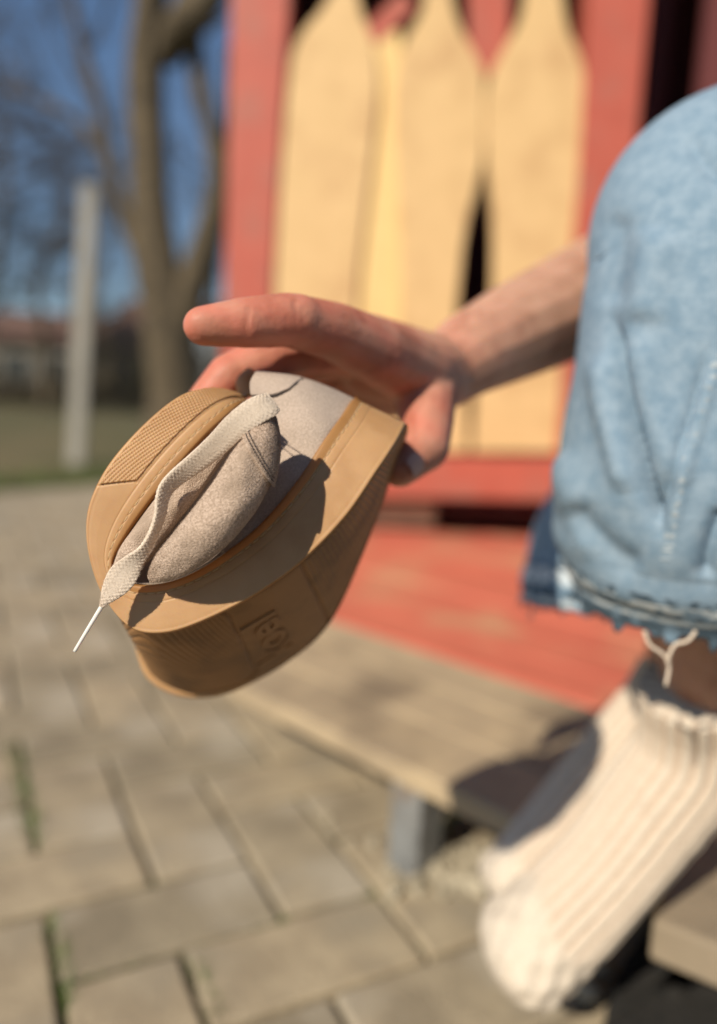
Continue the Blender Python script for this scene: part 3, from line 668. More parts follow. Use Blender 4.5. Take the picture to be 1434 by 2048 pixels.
# hanging lower corner
sh = np.linspace(0, 1, m_)[None, :]**2*np.exp(-np.arange(k)/6.0)[:, None]
dirv = camN([(545, 960, .29)])[0]-camN([(540, 930, .29)])[0]
V = V+sh[..., None]*dirv*.25; Vi = Vi+sh[..., None]*dirv*.25
n_ = k*m_; Fo = gridF(k, m_); Fi = [tuple(i+n_ for i in reversed(f)) for f in Fo]
rimF = [(j, j+1, j+1+n_, j+n_) for j in range(m_-1)]+[((k-1)*m_+j+1, (k-1)*m_+j, (k-1)*m_+j+n_, (k-1)*m_+j+1+n_) for j in range(m_-1)]+[(i*m_+m_-1, (i+1)*m_+m_-1, (i+1)*m_+m_-1+n_, i*m_+m_-1+n_) for i in range(k-1)]+[((i+1)*m_, i*m_, i*m_+n_, (i+1)*m_+n_) for i in range(k-1)]
flap = mesh('eyestay', np.vstack([V.reshape(-1, 3), Vi.reshape(-1, 3)]), Fo+Fi+rimF, M['suede'], shoe, smooth=True)
mb = MB()
Vf = V.reshape(k, m_, 3)
for j in range(4, m_-4, 2):
    for i in (4, 7):
        c = Vf[i, j]-FWD*.0002; d = nrm(Vf[i, j+1]-Vf[i, j]); V2, F2 = box(c, (d, nrm(np.cross(d, FWD)), FWD), (.00035, .00022, .0002)); mb.add(V2, F2)
for i in range(8, k-4, 3):
    c = Vf[i, 12]-FWD*.0002; d = nrm(Vf[i+1, 12]-Vf[i, 12]); V2, F2 = box(c, (d, nrm(np.cross(d, FWD)), FWD), (.0004, .00025, .0002)); mb.add(V2, F2)
mesh('needle_holes', *mb.out(), M['threaddark'], shoe, kind='stuff')
# second fold, against the toe
V, k, m_ = roll([(226, 1132), (240, 1096), (266, 1058), (304, 1006), (354, 944), (408, 884), (462, 838), (500, 812)],
                [(252, 1150), (290, 1128), (326, 1082), (360, 1036), (402, 982), (446, 918), (490, 868), (532, 832)],
                [.2945, .2935, .2925, .292, .292, .292, .2935, .296], .6, noise=.0006)
mesh('tongue_fold', V.reshape(-1, 3), gridF(k, m_, closed_v=True)+[tuple(range(m_-1, -1, -1)), tuple((k-1)*m_+i for i in range(m_))], M['suede'], shoe)
# upper lining that closes the fold behind
idx1 = np.linspace(1.2, 9.9, 60); idx2 = np.linspace(19.6, 10.1, 60)
l1, l2 = camN(cr(pD, 0, idx1)), camN(cr(pD, 0, idx2)); uu2 = np.linspace(0, 1, 24)
VLn = l1[:, None]*(1-uu2)[None, :, None]+l2[:, None]*uu2[None, :, None]+FWD*(.0035+(.004+.026*np.sqrt(1-np.arange(60)/59.))[:, None]*(np.maximum(np.sin(math.pi*uu2), 0)**.6)[None])[..., None]
mesh('lining', VLn.reshape(-1, 3), gridF(60, 24), M['suede2'], shoe)
# quarter / heel side
Q = [[(716, 812, .352), (628, 776, .362), (545, 750, .366), (512, 752, .366)],
     [(705, 797, .333), (655, 772, .331), (603, 755, .329), (514, 742, .330)],
     [(684, 829, .316), (630, 800, .316), (575, 778, .317), (501, 766, .320)],
     [(646, 882, .3065), (600, 850, .3085), (555, 822, .312), (503, 800, .316)],
     [(596, 958, .3025), (560, 915, .3065), (535, 880, .313), (505, 850, .325)],
     [(526, 1042, .301), (500, 1000, .306), (480, 960, .314), (460, 920, .326)],
     [(450, 1106, .299), (430, 1070, .305), (415, 1040, .315), (400, 1010, .328)]]
for i_, r in enumerate(Q):
    d_ = np.array(r[0])-np.array(r[1]); d_[2] = 0; d_ = d_/np.linalg.norm(d_[:2])*11; r.insert(0, (r[0][0]+d_[0], r[0][1]+d_[1], r[0][2]+.0055)); r[1] = (r[1][0], r[1][1], r[1][2]+.001)
rows = np.array([cr(r, 60) for r in Q]); dense = np.stack([cr(rows[:, j], 90) for j in range(60)], 1)
VQ = camN(dense.reshape(-1, 3)).reshape(90, 60, 3)
dense = np.stack([cr(rows[:, j], 240) for j in range(60)], 1); dense = np.stack([cr(dense[i], 150) for i in range(240)], 0)
VQ = camN(dense.reshape(-1, 3)).reshape(240, 150, 3)
ii, jj = np.meshgrid(np.arange(240)/239, np.arange(150)/149, indexing='ij')
VQ = VQ-FWD*(.0009*np.sin(ii*14+jj*5)*np.sin(jj*math.pi)+.0005*np.sin(ii*25-jj*9)*np.sin(jj*math.pi))[..., None]
smx = np.array([480, 505, 534, 557, 580, 604, 640]); smy = np.array([793, 793, 793.5, 789, 779.5, 757, 715])
dq = np.interp(dense[..., 0], smx, smy)-dense[..., 1]
VQ = VQ-FWD*(.0013*np.clip(dq/2.5, 0, 1)-.0006*np.exp(-((dq+1.5)/1.6)**2))[..., None]
mesh('quarter', VQ.reshape(-1, 3), gridF(240, 150), M['suede2'], shoe)
def onq(px, py):
    d = (dense[..., 0]-px)**2+(dense[..., 1]-py)**2; k = np.argmin(d); return dense.reshape(-1, 3)[k, 2]
sm = cr([(505, 793), (534, 793.5), (557, 789), (580, 779.5), (604, 758.5)], 30)
V, F, _ = sweep(np.array([cam(q[0], q[1], onq(q[0], q[1])-.0002) for q in sm]), .0006, .0006, FWD, 6, True); mesh('seam_piping', V, F, M['threaddark'], shoe)
mb = MB()
for (a, b) in (((563, 880), (598, 903)), ((558, 888), (590, 914))):
    for f in np.linspace(0, 1, 12):
        q = np.array(a)*(1-f)+np.array(b)*f; V, F = box(cam(q[0], q[1], onq(*q)-.0006), (RIGHT, UP, FWD), (.00022, .00018, .00015)); mb.add(V, F)
mesh('quarter_stitching', *mb.out(), M['threadmid'], shoe, kind='stuff')
# gum heel tab edge seen past the collar
V, F, _ = sweep(camN(cr([(499, 792, .340), (492, 780, .340), (491, 766, .340), (497, 757, .341), (508, 748, .343)], 20)), .0024, .0045, FWD, 12, True); mesh('heel_tab', V, F, M['gum'], shoe)

# lace -------------------------------------------------------------
LC = [(546, 804, .2735, 44, .15), (532, 812, .2715, 52, .1), (505, 826, .271, 55, .1), (470, 853, .2725, 52, .25), (432, 891, .2765, 48, .45), (392, 925, .2795, 44, .6), (357, 952, .2805, 40, .75), (334, 975, .2805, 37, .9), (324, 1000, .280, 32, 1.0), (320, 1030, .2805, 29, 1.05), (307, 1066, .2815, 25, 1.05), (288, 1100, .282, 26, .8), (266, 1126, .2822, 42, .4), (247, 1150, .2822, 56, .15), (231, 1172, .2820, 50, .1), (218, 1190, .2818, 34, .1), (209, 1204, .2815, 17, .1), (203, 1214, .2812, 9, .1)]
LCs = cr(LC, 420); path = camN(LCs[:, :3]); T = nrm(np.gradient(path, axis=0)); wp = nrm(np.cross(T, np.broadcast_to(FWD, T.shape)))
tw = LCs[:, 4][:, None]; Wd = nrm(wp*np.cos(tw)+FWD*np.sin(tw)); Nl = nrm(np.cross(Wd, T)); Nl *= np.sign((Nl*-FWD).sum(1))[:, None]
hwl = LCs[:, 3]/FPX*LCs[:, 2]/2
al = np.concatenate([[0], np.cumsum(np.linalg.norm(np.diff(path, axis=0), axis=1))])
m_ = 44; th = np.linspace(0, 2*math.pi, m_, endpoint=False); cx = np.sign(np.cos(th))*np.abs(np.cos(th))**.7; cy = np.sign(np.sin(th))*np.abs(np.sin(th))**.7
X = cx[None]*hwl[:, None]
rp = .0017
br = np.abs(np.sin(math.pi*(al[:, None]+np.abs(X)*.9)/rp))*np.abs(np.cos(math.pi*X/.0026))**.5
br2 = np.abs(np.sin(math.pi*(al[:, None]/rp+X/.0021)))*.5+np.abs(np.sin(math.pi*(al[:, None]/rp-X/.0021)))*.5
VLa = path[:, None]+Wd[:, None]*X[..., None]+Nl[:, None]*((cy[None]*(.00075+0*X)+np.sign(cy)[None]*(.00030*br2+.00014*br)))[..., None]
lace = mesh('lace', VLa.reshape(-1, 3), gridF(420, m_, closed_v=True)+[tuple(range(m_-1, -1, -1)), tuple(419*m_+i for i in range(m_))], M['lace'], shoe)
V, F, _ = sweep(camN(cr([(206, 1209, .2814), (190, 1235, .2810), (170, 1268, .2804), (149, 1303, .2798)], 24)), np.linspace(.00085, .00062, 24), np.linspace(.0009, .00065, 24), FWD, 12, True)
mesh('aglet', V, F, M['aglet'], shoe).parent = lace
# lace fibres and suede nap standing off the surfaces
def fuzz(surf, n, ln, rad, mat_, name, mask=None):
    k1, k2 = surf.shape[:2]; mb_v = []; mb_f = []
    du = np.gradient(surf, axis=0); dv = np.gradient(surf, axis=1); Nn = nrm(np.cross(du, dv)); c = surf.mean((0, 1)); 
    Nn *= np.sign(((surf-surf.mean(1, keepdims=True))*Nn).sum(-1))[..., None]
    i = RNG.integers(1, k1-1, n); j = RNG.integers(0, k2, n); fr = RNG.uniform(0, 1, (n, 2))
    p = surf[i, j]*(1-fr[:, :1])+surf[np.minimum(i+1, k1-1), j]*fr[:, :1]
    p = p*(1-fr[:, 1:])+fr[:, 1:]*(surf[i, (j+1) % k2]+p-surf[i, j])
    d = nrm(Nn[i, j]+RNG.normal(0, .55, (n, 3))); L = ln*RNG.uniform(.5, 1.5, (n, 1)); s = nrm(RNG.normal(0, 1, (n, 3)))*rad
    V = np.stack([p-s, p+s, p+d*L], 1).reshape(-1, 3); F = np.arange(n*3).reshape(-1, 3)
    o = mesh(name, V, F, mat_, shoe, smooth=False, kind='stuff'); return o
fuzz(VLa, 5000, .0007, .00005, M['lace'], 'lace_fibres')
Vv, k, m2 = roll(VL, VR, VZ, .80, noise=.0007)
fuzz(Vv, 26000, .00055, .00006, M['suede'], 'suede_nap')
Vt = Vf
fuzz(Vf, 9000, .00055, .00006, M['suede'], 'eyestay_nap')

# ================================================================== THE PERSON
pb = cam(2500, 1700, .75); pb[2] = 0
person = thing('person', 'seated person in pale blue jeans and cream socks holding the bent shoe', 'person', pb)
C = lambda *a: cam(*a)
wr = C(886, 745, .445)
fine = MB()
def chain(pts, rad, mb_):
    for a, b, r0, r1 in zip(pts[:-1], pts[1:], rad[:-1], rad[1:]): mb_.add(*capsule(a, b, r0, r1))
elbow = C(1520, 440, .70)
chain([wr, C(940, 708, .46), C(1020, 668, .49), C(1150, 608, .55), C(1320, 510, .63), elbow], [.0225, .0260, .0315, .0395, .045, .042], fine)
# index
iM = C(752, 700, .375)
chain([wr, C(835, 745, .41), iM], [.020, .0195, .0165], fine)
chain([iM, C(668, 663, .350), C(576, 640, .329), C(488, 646, .318), C(406, 652, .312)], [.0165, .0138, .0120, .0108, .0084], fine)
fine.add(*capsule(C(596, 638, .331), C(566, 637, .327), .0113, .0109)); fine.add(*capsule(C(498, 640, .3185), C(484, 641, .3175), .0098, .0098))
# middle, ring, little finger: behind, curling over the heel of the shoe
mM = C(745, 690, .405)
chain([wr, mM], [.021, .0165], fine); chain([mM, C(650, 690, .378), C(545, 712, .360), C(458, 752, .352), C(400, 812, .350)], [.0165, .014, .0118, .0105, .008], fine)
rM = C(760, 700, .432)
chain([wr, rM], [.021, .0155], fine); chain([rM, C(660, 715, .415), C(575, 735, .405), C(515, 775, .398), C(490, 830, .394)], [.0155, .013, .011, .0098, .0075], fine)
lM = C(775, 735, .455)
chain([wr, lM], [.020, .014], fine); chain([lM, C(690, 745, .445), C(625, 765, .438), C(580, 800, .432), C(565, 840, .428)], [.014, .0115, .0095, .0085, .0065], fine)
# palm and web
chain([C(850, 750, .44), C(775, 715, .41)], [.021, .018], fine)
chain([C(845, 755, .445), C(790, 720, .435)], [.020, .017], fine)
chain([C(845, 765, .452), C(735, 735, .435)], [.020, .018], fine); chain([C(845, 775, .460), C(720, 785, .452)], [.018, .016], fine); chain([C(835, 730, .42), C(745, 705, .40)], [.018, .016], fine)
# thumb
tC, tM, tI, tT = C(848, 775, .420), C(853, 838, .396), C(848, 893, .385), C(800, 936, .373)
chain([wr, tC, tM, tI, tT], [.0215, .0200, .0150, .0134, .0100], fine)
chain([C(842, 795, .418), C(800, 735, .400)], [.014, .012], fine)
V1, F1_ = remesh(*fine.out(), .0014, 9)
# rest of the body, mostly outside the picture
coarse = MB()
sh_r = np.array([1.02, .62, 1.02]); sh_l = np.array([1.00, .24, 1.02]); pel = np.array([.92, .45, .56]); chest = np.array([1.0, .44, .95]); neck = np.array([.99, .44, 1.12]); head = np.array([.95, .44, 1.27])
kneeN = C(1470, 420, .43); hipN = np.array([.88, .33, .57]); ankN = C(1435, 1540, .575)
kneeF = C(1500, 520, .66); hipF = np.array([.88, .55, .57]); ankF = C(1365, 1440, .66)
chain([elbow, (elbow+sh_r)/2, sh_r], [.042, .046, .052], coarse)
handL = np.array([.62, .30, .68]); elL = np.array([.98, .12, .72])
chain([sh_l, elL, handL], [.05, .04, .026], coarse)
for dz in (-.03, -.01, .01, .03): chain([handL, handL+np.array([-.06, dz, .01]), handL+np.array([-.10, dz*1.1, -.015])], [.018, .010, .008], coarse)
chain([handL, handL+np.array([-.03, .05, .0]), handL+np.array([-.06, .06, -.01])], [.016, .011, .009], coarse)
chain([pel, (pel+chest)/2, chest, neck], [.14, .13, .13, .055], coarse); chain([sh_r, chest, sh_l], [.055, .10, .055], coarse)
chain([neck, head+np.array([0, 0, -.05])], [.055, .06], coarse)
chain([head+np.array([.02, 0, .0]), head+np.array([-.01, 0, -.02])], [.095, .085], coarse); chain([head+np.array([-.03, 0, -.07]), head+np.array([-.06, 0, -.085])], [.055, .03], coarse)
chain([head+np.array([-.09, 0, .0]), head+np.array([-.115, 0, -.03])], [.010, .014], coarse)
for s in (-1, 1): coarse.add(*capsule(head+np.array([.0, s*.088, -.01]), head+np.array([.005, s*.092, -.035]), .016, .012))
for hp, kn, an in ((hipN, kneeN, ankN), (hipF, kneeF, ankF)):
    chain([hp, (hp+kn)/2, kn], [.085, .07, .055], coarse); chain([kn, kn*.62+an*.38, kn*.25+an*.75, an], [.053, .050, .044, .033], coarse)
V2, F2_ = remesh(*coarse.out(), .006, 5)
def hand_crease(V, line, width, depth):
    P = V-ORG; z = P@FWD; x = (P@RIGHT)/z*FPX+717; y = -(P@UP)/z*FPX+1024
    l = cr(np.array(line, float), 40); d2_ = np.min((x[:, None]-l[None, :, 0])**2+(y[:, None]-l[None, :, 1])**2+(np.abs(z[:, None]-l[None, :, 2])*2500)**2, axis=1)
    return V+FWD*(depth*np.exp(-d2_/width**2))[:, None]
for ln_, w_, d_ in (([(498, 618, .310), (494, 650, .308), (497, 690, .310)], 5, .0007), ([(590, 605, .318), (597, 640, .316), (592, 690, .318)], 6, .0009), ([(604, 620, .319), (610, 650, .318)], 5, .0006),
                    ([(735, 690, .362), (768, 728, .368), (812, 778, .385)], 9, .0018), ([(800, 860, .376), (850, 868, .368), (888, 858, .372)], 7, .0008), ([(840, 700, .395), (862, 740, .41), (880, 790, .42)], 9, .0012)):
    V1 = hand_crease(V1, ln_, w_, d_)
VBd = np.vstack([V1, V2])
body = mesh('body', VBd, list(F1_)+[tuple(i+len(V1) for i in f) for f in F2_], M['skin'], person)
ra_ = body.data.attributes.new('redness', 'FLOAT', 'POINT')
fi_ = np.min([np.linalg.norm(VBd-q, axis=1)/w_ for q, w_ in ((C(404, 652, .312), .035), (C(578, 630, .329), .030), (C(700, 640, .36), .035), (C(440, 752, .352), .04), (C(860, 850, .39), .025))], axis=0)
hd_ = np.clip(1-(np.linalg.norm(VBd-C(640, 690, .36), axis=1)-.07)/.10, 0, 1)
ra_.data.foreach_set('value', np.clip((.5*hd_+.6*np.exp(-fi_**2))*(.9+.35*np.sin(VBd[:, 0]*190+2*np.sin(VBd[:, 2]*140))*np.sin(VBd[:, 2]*170+1.5*np.sin(VBd[:, 1]*120))), 0, 1).astype(np.float32))
for s in (-1, 1):
    V, F = rock((0, 0, 0), 0); bm = bmesh.new(); bmesh.ops.create_uvsphere(bm, u_segments=12, v_segments=8, radius=.013); V = np.array([v.co[:] for v in bm.verts])+head+np.array([-.086, s*.033, .005]); bm.verts.index_update(); F = [tuple(v.index for v in f.verts) for f in bm.faces]; bm.free(); mesh('eye', V, F, M['eye'], person)
hr = MB(); hr.add(*capsule(head+np.array([.035, 0, .02]), head+np.array([.0, 0, .035]), .098, .088)); mesh('hair', *remesh(*hr.out(), .008, 3), M['hair'], person)
# thumb nail
td = nrm(tT-tI); up_n = nrm(np.cross(td, np.cross(-FWD*.8+RIGHT*.2-UP*.2, td))); sd = np.cross(td, up_n)
gv_ = []; 
for a in np.linspace(-1, 1, 9):
    for b in np.linspace(-1, 1, 7):
        rr2 = .0108; an = b*.5; w_ = 1 if abs(a) < .7 else .85
        gv_.append(tI+(tT-tI)*.9+td*(a*.0055)+(sd*math.sin(an)*w_+up_n*math.cos(an))*rr2)
mesh('thumbnail', gv_, gridF(9, 7), M['nail'], person)
# shirt
V, F, _ = sweep(np.array([pel+np.array([0, 0, -.06]), pel+np.array([.01, 0, .1]), chest+np.array([0, 0, -.1]), chest+np.array([0, 0, .06]), chest+np.array([0, 0, .13])]), [.19, .185, .2, .2, .09], [.15, .145, .15, .13, .08], (0, 1, 0), 32, False); mesh('shirt', V, F, M['shirt'], person)
# jeans -------------------------------------------------------------
def noise_fn(amp, seed, folds=()):
    def f(t, th):
        R = 1+amp*(np.sin(5*t*6.28+2*th+seed)*.5+np.sin(9*t*6.28-3*th+seed*2)*.35+np.sin(3*t*6.28+5*th+seed)*.25)
        for (t0, t1, a0, a1, wd, dep) in folds:
            c = a0+(a1-a0)*np.clip((t-t0)/(t1-t0), 0, 1); win = np.clip((t-t0)/.06, 0, 1)*np.clip((t1-t)/.06, 0, 1)
            d = (th-c+math.pi) % (2*math.pi)-math.pi
            R = R+win*dep*np.exp(-(d/wd)**2)
        return R
    return f
Jp = [hipN+np.array([.02, 0, .01]), kneeN+(hipN-kneeN)*.58+np.array([0, 0, .008]), kneeN+(hipN-kneeN)*.24+np.array([0, 0, .005]), C(1508, 442, .44), C(1450, 580, .432), C(1430, 820, .436), C(1420, 960, .445), C(1412, 1055, .455), C(1405, 1130, .463), C(1400, 1190, .468)]
Jr = [.108, .098, .086, .077, .078, .083, .091, .090, .083, .074]
NJ = 260; jp = cr(Jp, NJ); jr = cr(np.array(Jr), NJ)[:, 0]
fold = [(.62, .99, 2.55, 2.15, .09, -.10), (.62, .97, 2.35, 1.85, .16, .05), (.72, .99, 3.0, 2.8, .12, -.05), (.45, .8, 1.7, 1.9, .12, -.03), (.5, .9, 3.5, 3.2, .1, -.03)]
V, F, uv = sweep(jp, jr, jr*.92, UP*0+np.array([0, 0, 1.]), 240, False, noise_fn(.016, 1.3, fold))
V = V.reshape(NJ, 240, 3)
def crease(V, line, width, depth):
    P = V.reshape(-1, 3)-ORG; z = P@FWD; x = (P@RIGHT)/z*FPX+717; y = -(P@UP)/z*FPX+1024
    ctr_ = np.repeat(jp, 240, axis=0)-ORG; near = (z < ctr_@FWD)
    l = cr(np.array(line, float), 60); d2_ = np.full(len(x), 1e9); kk = np.zeros(len(x))
    for i in range(60):
        d_ = (x-l[i, 0])**2+(y-l[i, 1])**2; m = d_ < d2_; d2_[m] = d_[m]; kk[m] = i/59
    amt = depth*np.exp(-d2_/width**2)*np.clip(np.sin(math.pi*np.clip(kk, .02, .98))*2.2, 0, 1)*near
    dirn = nrm(V.reshape(-1, 3)-np.repeat(jp, 240, axis=0))
    return (V.reshape(-1, 3)+dirn*amt[:, None]).reshape(V.shape)
for line, wd_, dep_ in (([(1232, 640), (1250, 760), (1275, 880), (1300, 980), (1322, 1060)], 14, -.016), ([(1275, 660), (1300, 780), (1330, 880), (1372, 980)], 30, .005),
                        ([(1205, 700), (1215, 800), (1240, 900), (1262, 990)], 26, .006), ([(1434, 720), (1400, 840), (1370, 940), (1340, 1080)], 9, .003), ([(1415, 700), (1382, 820), (1352, 920), (1325, 1050)], 9, -.004),
                        ([(1370, 270), (1410, 330), (1450, 370)], 18, -.004), ([(1140, 1000), (1180, 1060), (1230, 1110), (1290, 1140)], 30, -.006), ([(1330, 460), (1300, 560), (1290, 650)], 40, .006), ([(1240, 420), (1235, 520), (1225, 620)], 30, -.004), ([(1450, 1010), (1420, 1090), (1410, 1160)], 20, -.008), ([(1120, 900), (1150, 1000), (1200, 1120)], 28, .005)):
    V = crease(V, line, wd_, dep_)
sl_ = cr(np.array([(1452, 690), (1418, 770), (1392, 850), (1370, 930), (1350, 1010), (1338, 1085), (1334, 1120)], float), 70)
Pj = V.reshape(-1, 3)-ORG; zj = Pj@FWD; xj = (Pj@RIGHT)/zj*FPX+717; yj = -(Pj@UP)/zj*FPX+1024; nearj = zj < (np.repeat(jp, 240, axis=0)-ORG)@FWD
rib_ = []
for i_, q_ in enumerate(sl_):
    row = []
    for o_ in (-15, -9, -3, 3, 9, 15):
        d_ = (xj-q_[0]-o_)**2+(yj-q_[1])**2+np.where(nearj, 0, 1e9); kk_ = np.argsort(d_)[:6]; w_ = 1/(d_[kk_]+4.); zz_ = (zj[kk_]*w_).sum()/w_.sum()
        row.append(cam(q_[0]+o_+2*math.sin(i_*.9), q_[1], zz_-(.0016 if abs(o_) < 12 else .0004)+.0005*math.sin(i_*1.9)))
    rib_.append(row)
M['denimpale'] = mat('faded_seam_denim', (.42, .47, .50), .9, (.24, .31, .37), 160, .5, 500, .001, spec=.1)
mesh('side_seam', np.array(rib_).reshape(-1, 3), gridF(70, 6), M['denimpale'], person)
hemw = .004*np.sin(np.arange(240)*.42)+.003*np.sin(np.arange(240)*1.13+1)+RNG.normal(0, .0012, 240)
V[-1] += -UP*0+np.array([0, 0, -1.])*hemw[:, None]; V[-2] += np.array([0, 0, -1.])*hemw[:, None]*.6
jn = mesh('jeans_leg', V.reshape(-1, 3), F, M['denim'], person, uv=uv); jn.modifiers.new('thickness', 'SOLIDIFY').thickness = .0016
VJ = V
Fp = [hipF+np.array([.02, 0, .01]), kneeF+(hipF-kneeF)*.58, kneeF+(hipF-kneeF)*.24, C(1510, 620, .655), C(1420, 800, .65), C(1325, 960, .645), C(1258, 1080, .638), C(1238, 1170, .634), C(1228, 1236, .632)]
fp = cr(Fp, 160); fr_ = cr(np.array([.10, .09, .08, .078, .080, .086, .093, .096, .096]), 160)[:, 0]
V, F, uv = sweep(fp, fr_*.8, fr_*1.02, np.array([0, 0, 1.]), 120, False, noise_fn(.02, 4.1)); V = V.reshape(160, 120, 3); V[-1] += RNG.normal(0, .0025, (120, 1))*np.array([0, 0, 1.])
jf = mesh('jeans_leg', V.reshape(-1, 3), F, M['denim_dark'], person, uv=uv); jf.modifiers.new('thickness', 'SOLIDIFY').thickness = .0016
# side seam, a raised ridge
sj = 92
pts = VJ[int(NJ*.50):NJ-2, sj]+nrm(VJ[int(NJ*.50):NJ-2, sj]-jp[int(NJ*.50):NJ-2])*.001
# frayed threads under the hem
for pts_ in ([(1288, 1262, .40), (1300, 1290, .40), (1325, 1308, .40), (1338, 1330, .401), (1332, 1372, .402)], [(1392, 1262, .395), (1375, 1282, .396), (1350, 1290, .398), (1336, 1318, .40), (1338, 1332, .401)], [(1060, 1222, .53), (1064, 1230, .53), (1058, 1238, .53)]):
    V, F, _ = sweep(camN(cr(pts_, 20)), .0011, .0011, FWD, 6, True); mesh('loose_thread', V, F, M['lace'], person)
# socks -------------------------------------------------------------
def sock(path, ra, rb, ref, nr, depth, toe=.76, seed=0):
    n = 240; p = cr(path, n); a = cr(np.array(ra, float), n)[:, 0]; b = cr(np.array(rb, float), n)[:, 0]
    e = np.clip((np.linspace(0, 1, n)-.90)/.10, 0, 1); rd = np.sqrt(np.clip(1-e**2*.999, 1e-4, 1)); a = a*rd; b = b*rd
    gr = {}
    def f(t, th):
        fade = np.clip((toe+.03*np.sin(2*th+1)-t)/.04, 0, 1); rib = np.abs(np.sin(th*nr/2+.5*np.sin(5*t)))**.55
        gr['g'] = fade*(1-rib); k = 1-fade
        return 1+fade*depth*(rib-.6)+k*(.018*np.sin(13*th+40*t)+.015*np.sin(9*th-55*t+2))+.012*np.sin(3*th+9*t+seed)+.014*np.exp(-((t-.42)/.05)**2)*np.sin(14*t*6.28+th)
    V, F, uv = sweep(p, a, b, ref, 320, True, f)
    o = mesh('sock', V, F, M['sock'], person, uv=uv)
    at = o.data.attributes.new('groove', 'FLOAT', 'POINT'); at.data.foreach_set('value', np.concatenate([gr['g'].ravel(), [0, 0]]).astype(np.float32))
    return o
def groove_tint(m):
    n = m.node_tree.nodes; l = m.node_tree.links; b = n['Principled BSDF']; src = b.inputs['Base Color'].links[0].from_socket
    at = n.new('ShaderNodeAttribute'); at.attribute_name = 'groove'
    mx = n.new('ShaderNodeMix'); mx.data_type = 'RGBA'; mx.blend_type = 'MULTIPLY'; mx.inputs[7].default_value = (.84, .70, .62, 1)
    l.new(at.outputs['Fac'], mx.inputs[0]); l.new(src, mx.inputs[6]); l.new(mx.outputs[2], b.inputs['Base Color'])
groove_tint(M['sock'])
NF = [C(1418, 1402, .535), C(1412, 1470, .550), C(1388, 1550, .560), C(1316, 1648, .562), C(1234, 1752, .562), C(1152, 1840, .563), C(1082, 1905, .565), C(1004, 1968, .566)]
NF = [q_ - RIGHT*(16/FPX*.56) + UP*(24/FPX*.56) for q_ in NF]
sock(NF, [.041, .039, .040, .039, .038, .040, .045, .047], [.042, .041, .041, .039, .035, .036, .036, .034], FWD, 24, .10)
FFp = [C(1392, 1400, .67), C(1345, 1480, .67), C(1270, 1572, .67), C(1195, 1662, .668), C(1125, 1745, .664), C(1066, 1810, .66), C(1024, 1850, .655)]
FFp = [q_ - RIGHT*(34/FPX*.66) + UP*(46/FPX*.66) for q_ in FFp]
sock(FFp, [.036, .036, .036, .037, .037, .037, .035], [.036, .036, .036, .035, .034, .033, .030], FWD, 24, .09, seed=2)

# ================================================================== the photographer, unseen behind the camera, added to darken sole and ground
pq = np.array([.20, -.55, 0.]); pho = thing('person', 'crouching person in dark jacket who holds the phone up', 'person', pq)
mb = MB(); q = lambda x, y, z: np.array([x, y, z])
pelv, che, nck, hd = q(.24, -.62, .27), q(.24, -.50, .72), q(.22, -.46, .88), q(.20, -.42, 1.0)
chain([pelv, (pelv+che)/2, che, nck], [.14, .13, .13, .055], mb); chain([q(.05, -.48, .78), che, q(.43, -.48, .78)], [.055, .1, .055], mb); chain([nck, hd], [.055, .07], mb); chain([hd, hd+q(0, .01, .05)], [.088, .092], mb); chain([hd+q(0, .085, .01), hd+q(0, .11, -.02)], [.01, .014], mb); chain([hd+q(0, .03, -.07), hd+q(0, .06, -.085)], [.05, .03], mb)
for s_ in (-1, 1): mb.add(*capsule(hd+q(s_*.088, 0, .02), hd+q(s_*.092, 0, -.01), .014, .012))
hands = []
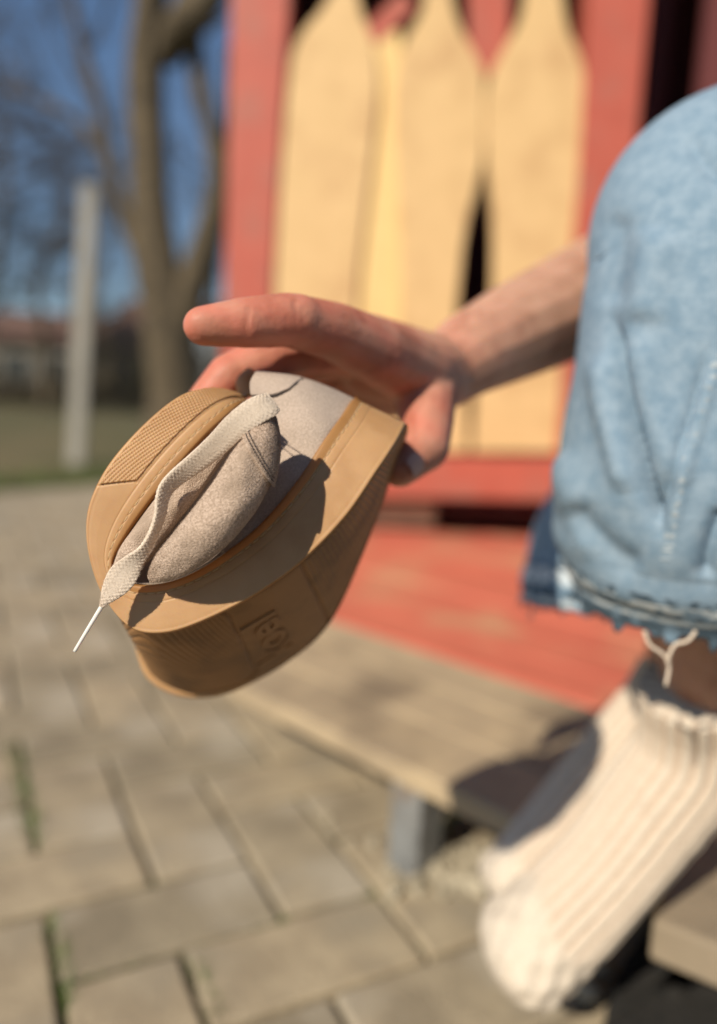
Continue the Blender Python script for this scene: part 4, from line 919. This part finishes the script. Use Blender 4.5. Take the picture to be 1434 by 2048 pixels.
for s_, sx_ in ((-1, .05), (1, .43)):
    el = q(sx_+.04*s_, -.28, .50); ha = ORG-FWD*.045+q(.05*s_, -.02, -.05)
    chain([q(sx_, -.48, .78), el, ha], [.05, .042, .026], mb); chain([ha, ha+q(-.03*s_, .02, .03)], [.02, .012], mb); hands.append(ha)
    for k_ in range(4): chain([ha+q(0, .005, -.02+.015*k_), ha+q(-.005*s_, .022, -.022+.016*k_), ha+q(-.02*s_, .028, -.022+.016*k_)], [.009, .008, .007], mb)
    kn = q(.24+.17*s_, -.20, .37); an = q(.24+.13*s_, -.34, .07)
    chain([pelv+q(.08*s_, 0, 0), kn, an, q(.24+.14*s_, -.17, .04)], [.085, .058, .04, .035], mb)
bd2 = mesh('body', *remesh(*mb.out(), .006, 4), M['skin'], pho)
M['jacket'] = mat('dark_jacket', (.03, .032, .04), .9, bump=.3, bscale=200); M['trouser'] = mat('dark_trousers', (.035, .035, .04), .9)
jk = MB(); chain([pelv+q(0, 0, .0), (pelv+che)/2, che, nck+q(0, 0, -.05)], [.175, .165, .165, .085], jk)
for s_, sx_ in ((-1, .05), (1, .43)):
    el = q(sx_+.04*s_, -.28, .50); ha = hands[0 if s_ < 0 else 1]
    chain([che+q(.1*s_, 0, .06), q(sx_, -.48, .78), el, el+(ha-el)*.75], [.10, .075, .060, .042], jk)
mesh('jacket', *remesh(*jk.out(), .008, 4), M['jacket'], pho)
tr = MB()
for s_ in (-1, 1):
    kn = q(.24+.17*s_, -.20, .37); an = q(.24+.13*s_, -.34, .09); chain([pelv+q(.08*s_, 0, 0), kn, an], [.125, .080, .060], tr)
mesh('trousers', *remesh(*tr.out(), .008, 4), M['trouser'], pho)
for s_ in (-1, 1):
    sh_ = MB(); chain([q(.24+.13*s_, -.36, .045), q(.24+.14*s_, -.14, .04)], [.05, .042], sh_); mesh('boot', *remesh(*sh_.out(), .008, 3), M['trouser'], pho)
hm = MB(); hm.add(*capsule(hd+q(0, -.03, .04), hd+q(0, .0, .075), .096, .09)); mesh('hair', *remesh(*hm.out(), .008, 3), M['hair'], pho)  # hair of the added, unseen person
V, F = bevel_box(ORG-FWD*.018-UP*.055, (RIGHT, UP, FWD), (.038, .076, .004), .003, 2); o = mesh('phone', V, F, M['trouser'], base=ORG-FWD*.018); tag(o, 'dark phone held in the hands of the crouching person', 'phone')
for o in list(SC.objects):
    if '_b' in o: del o['_b']
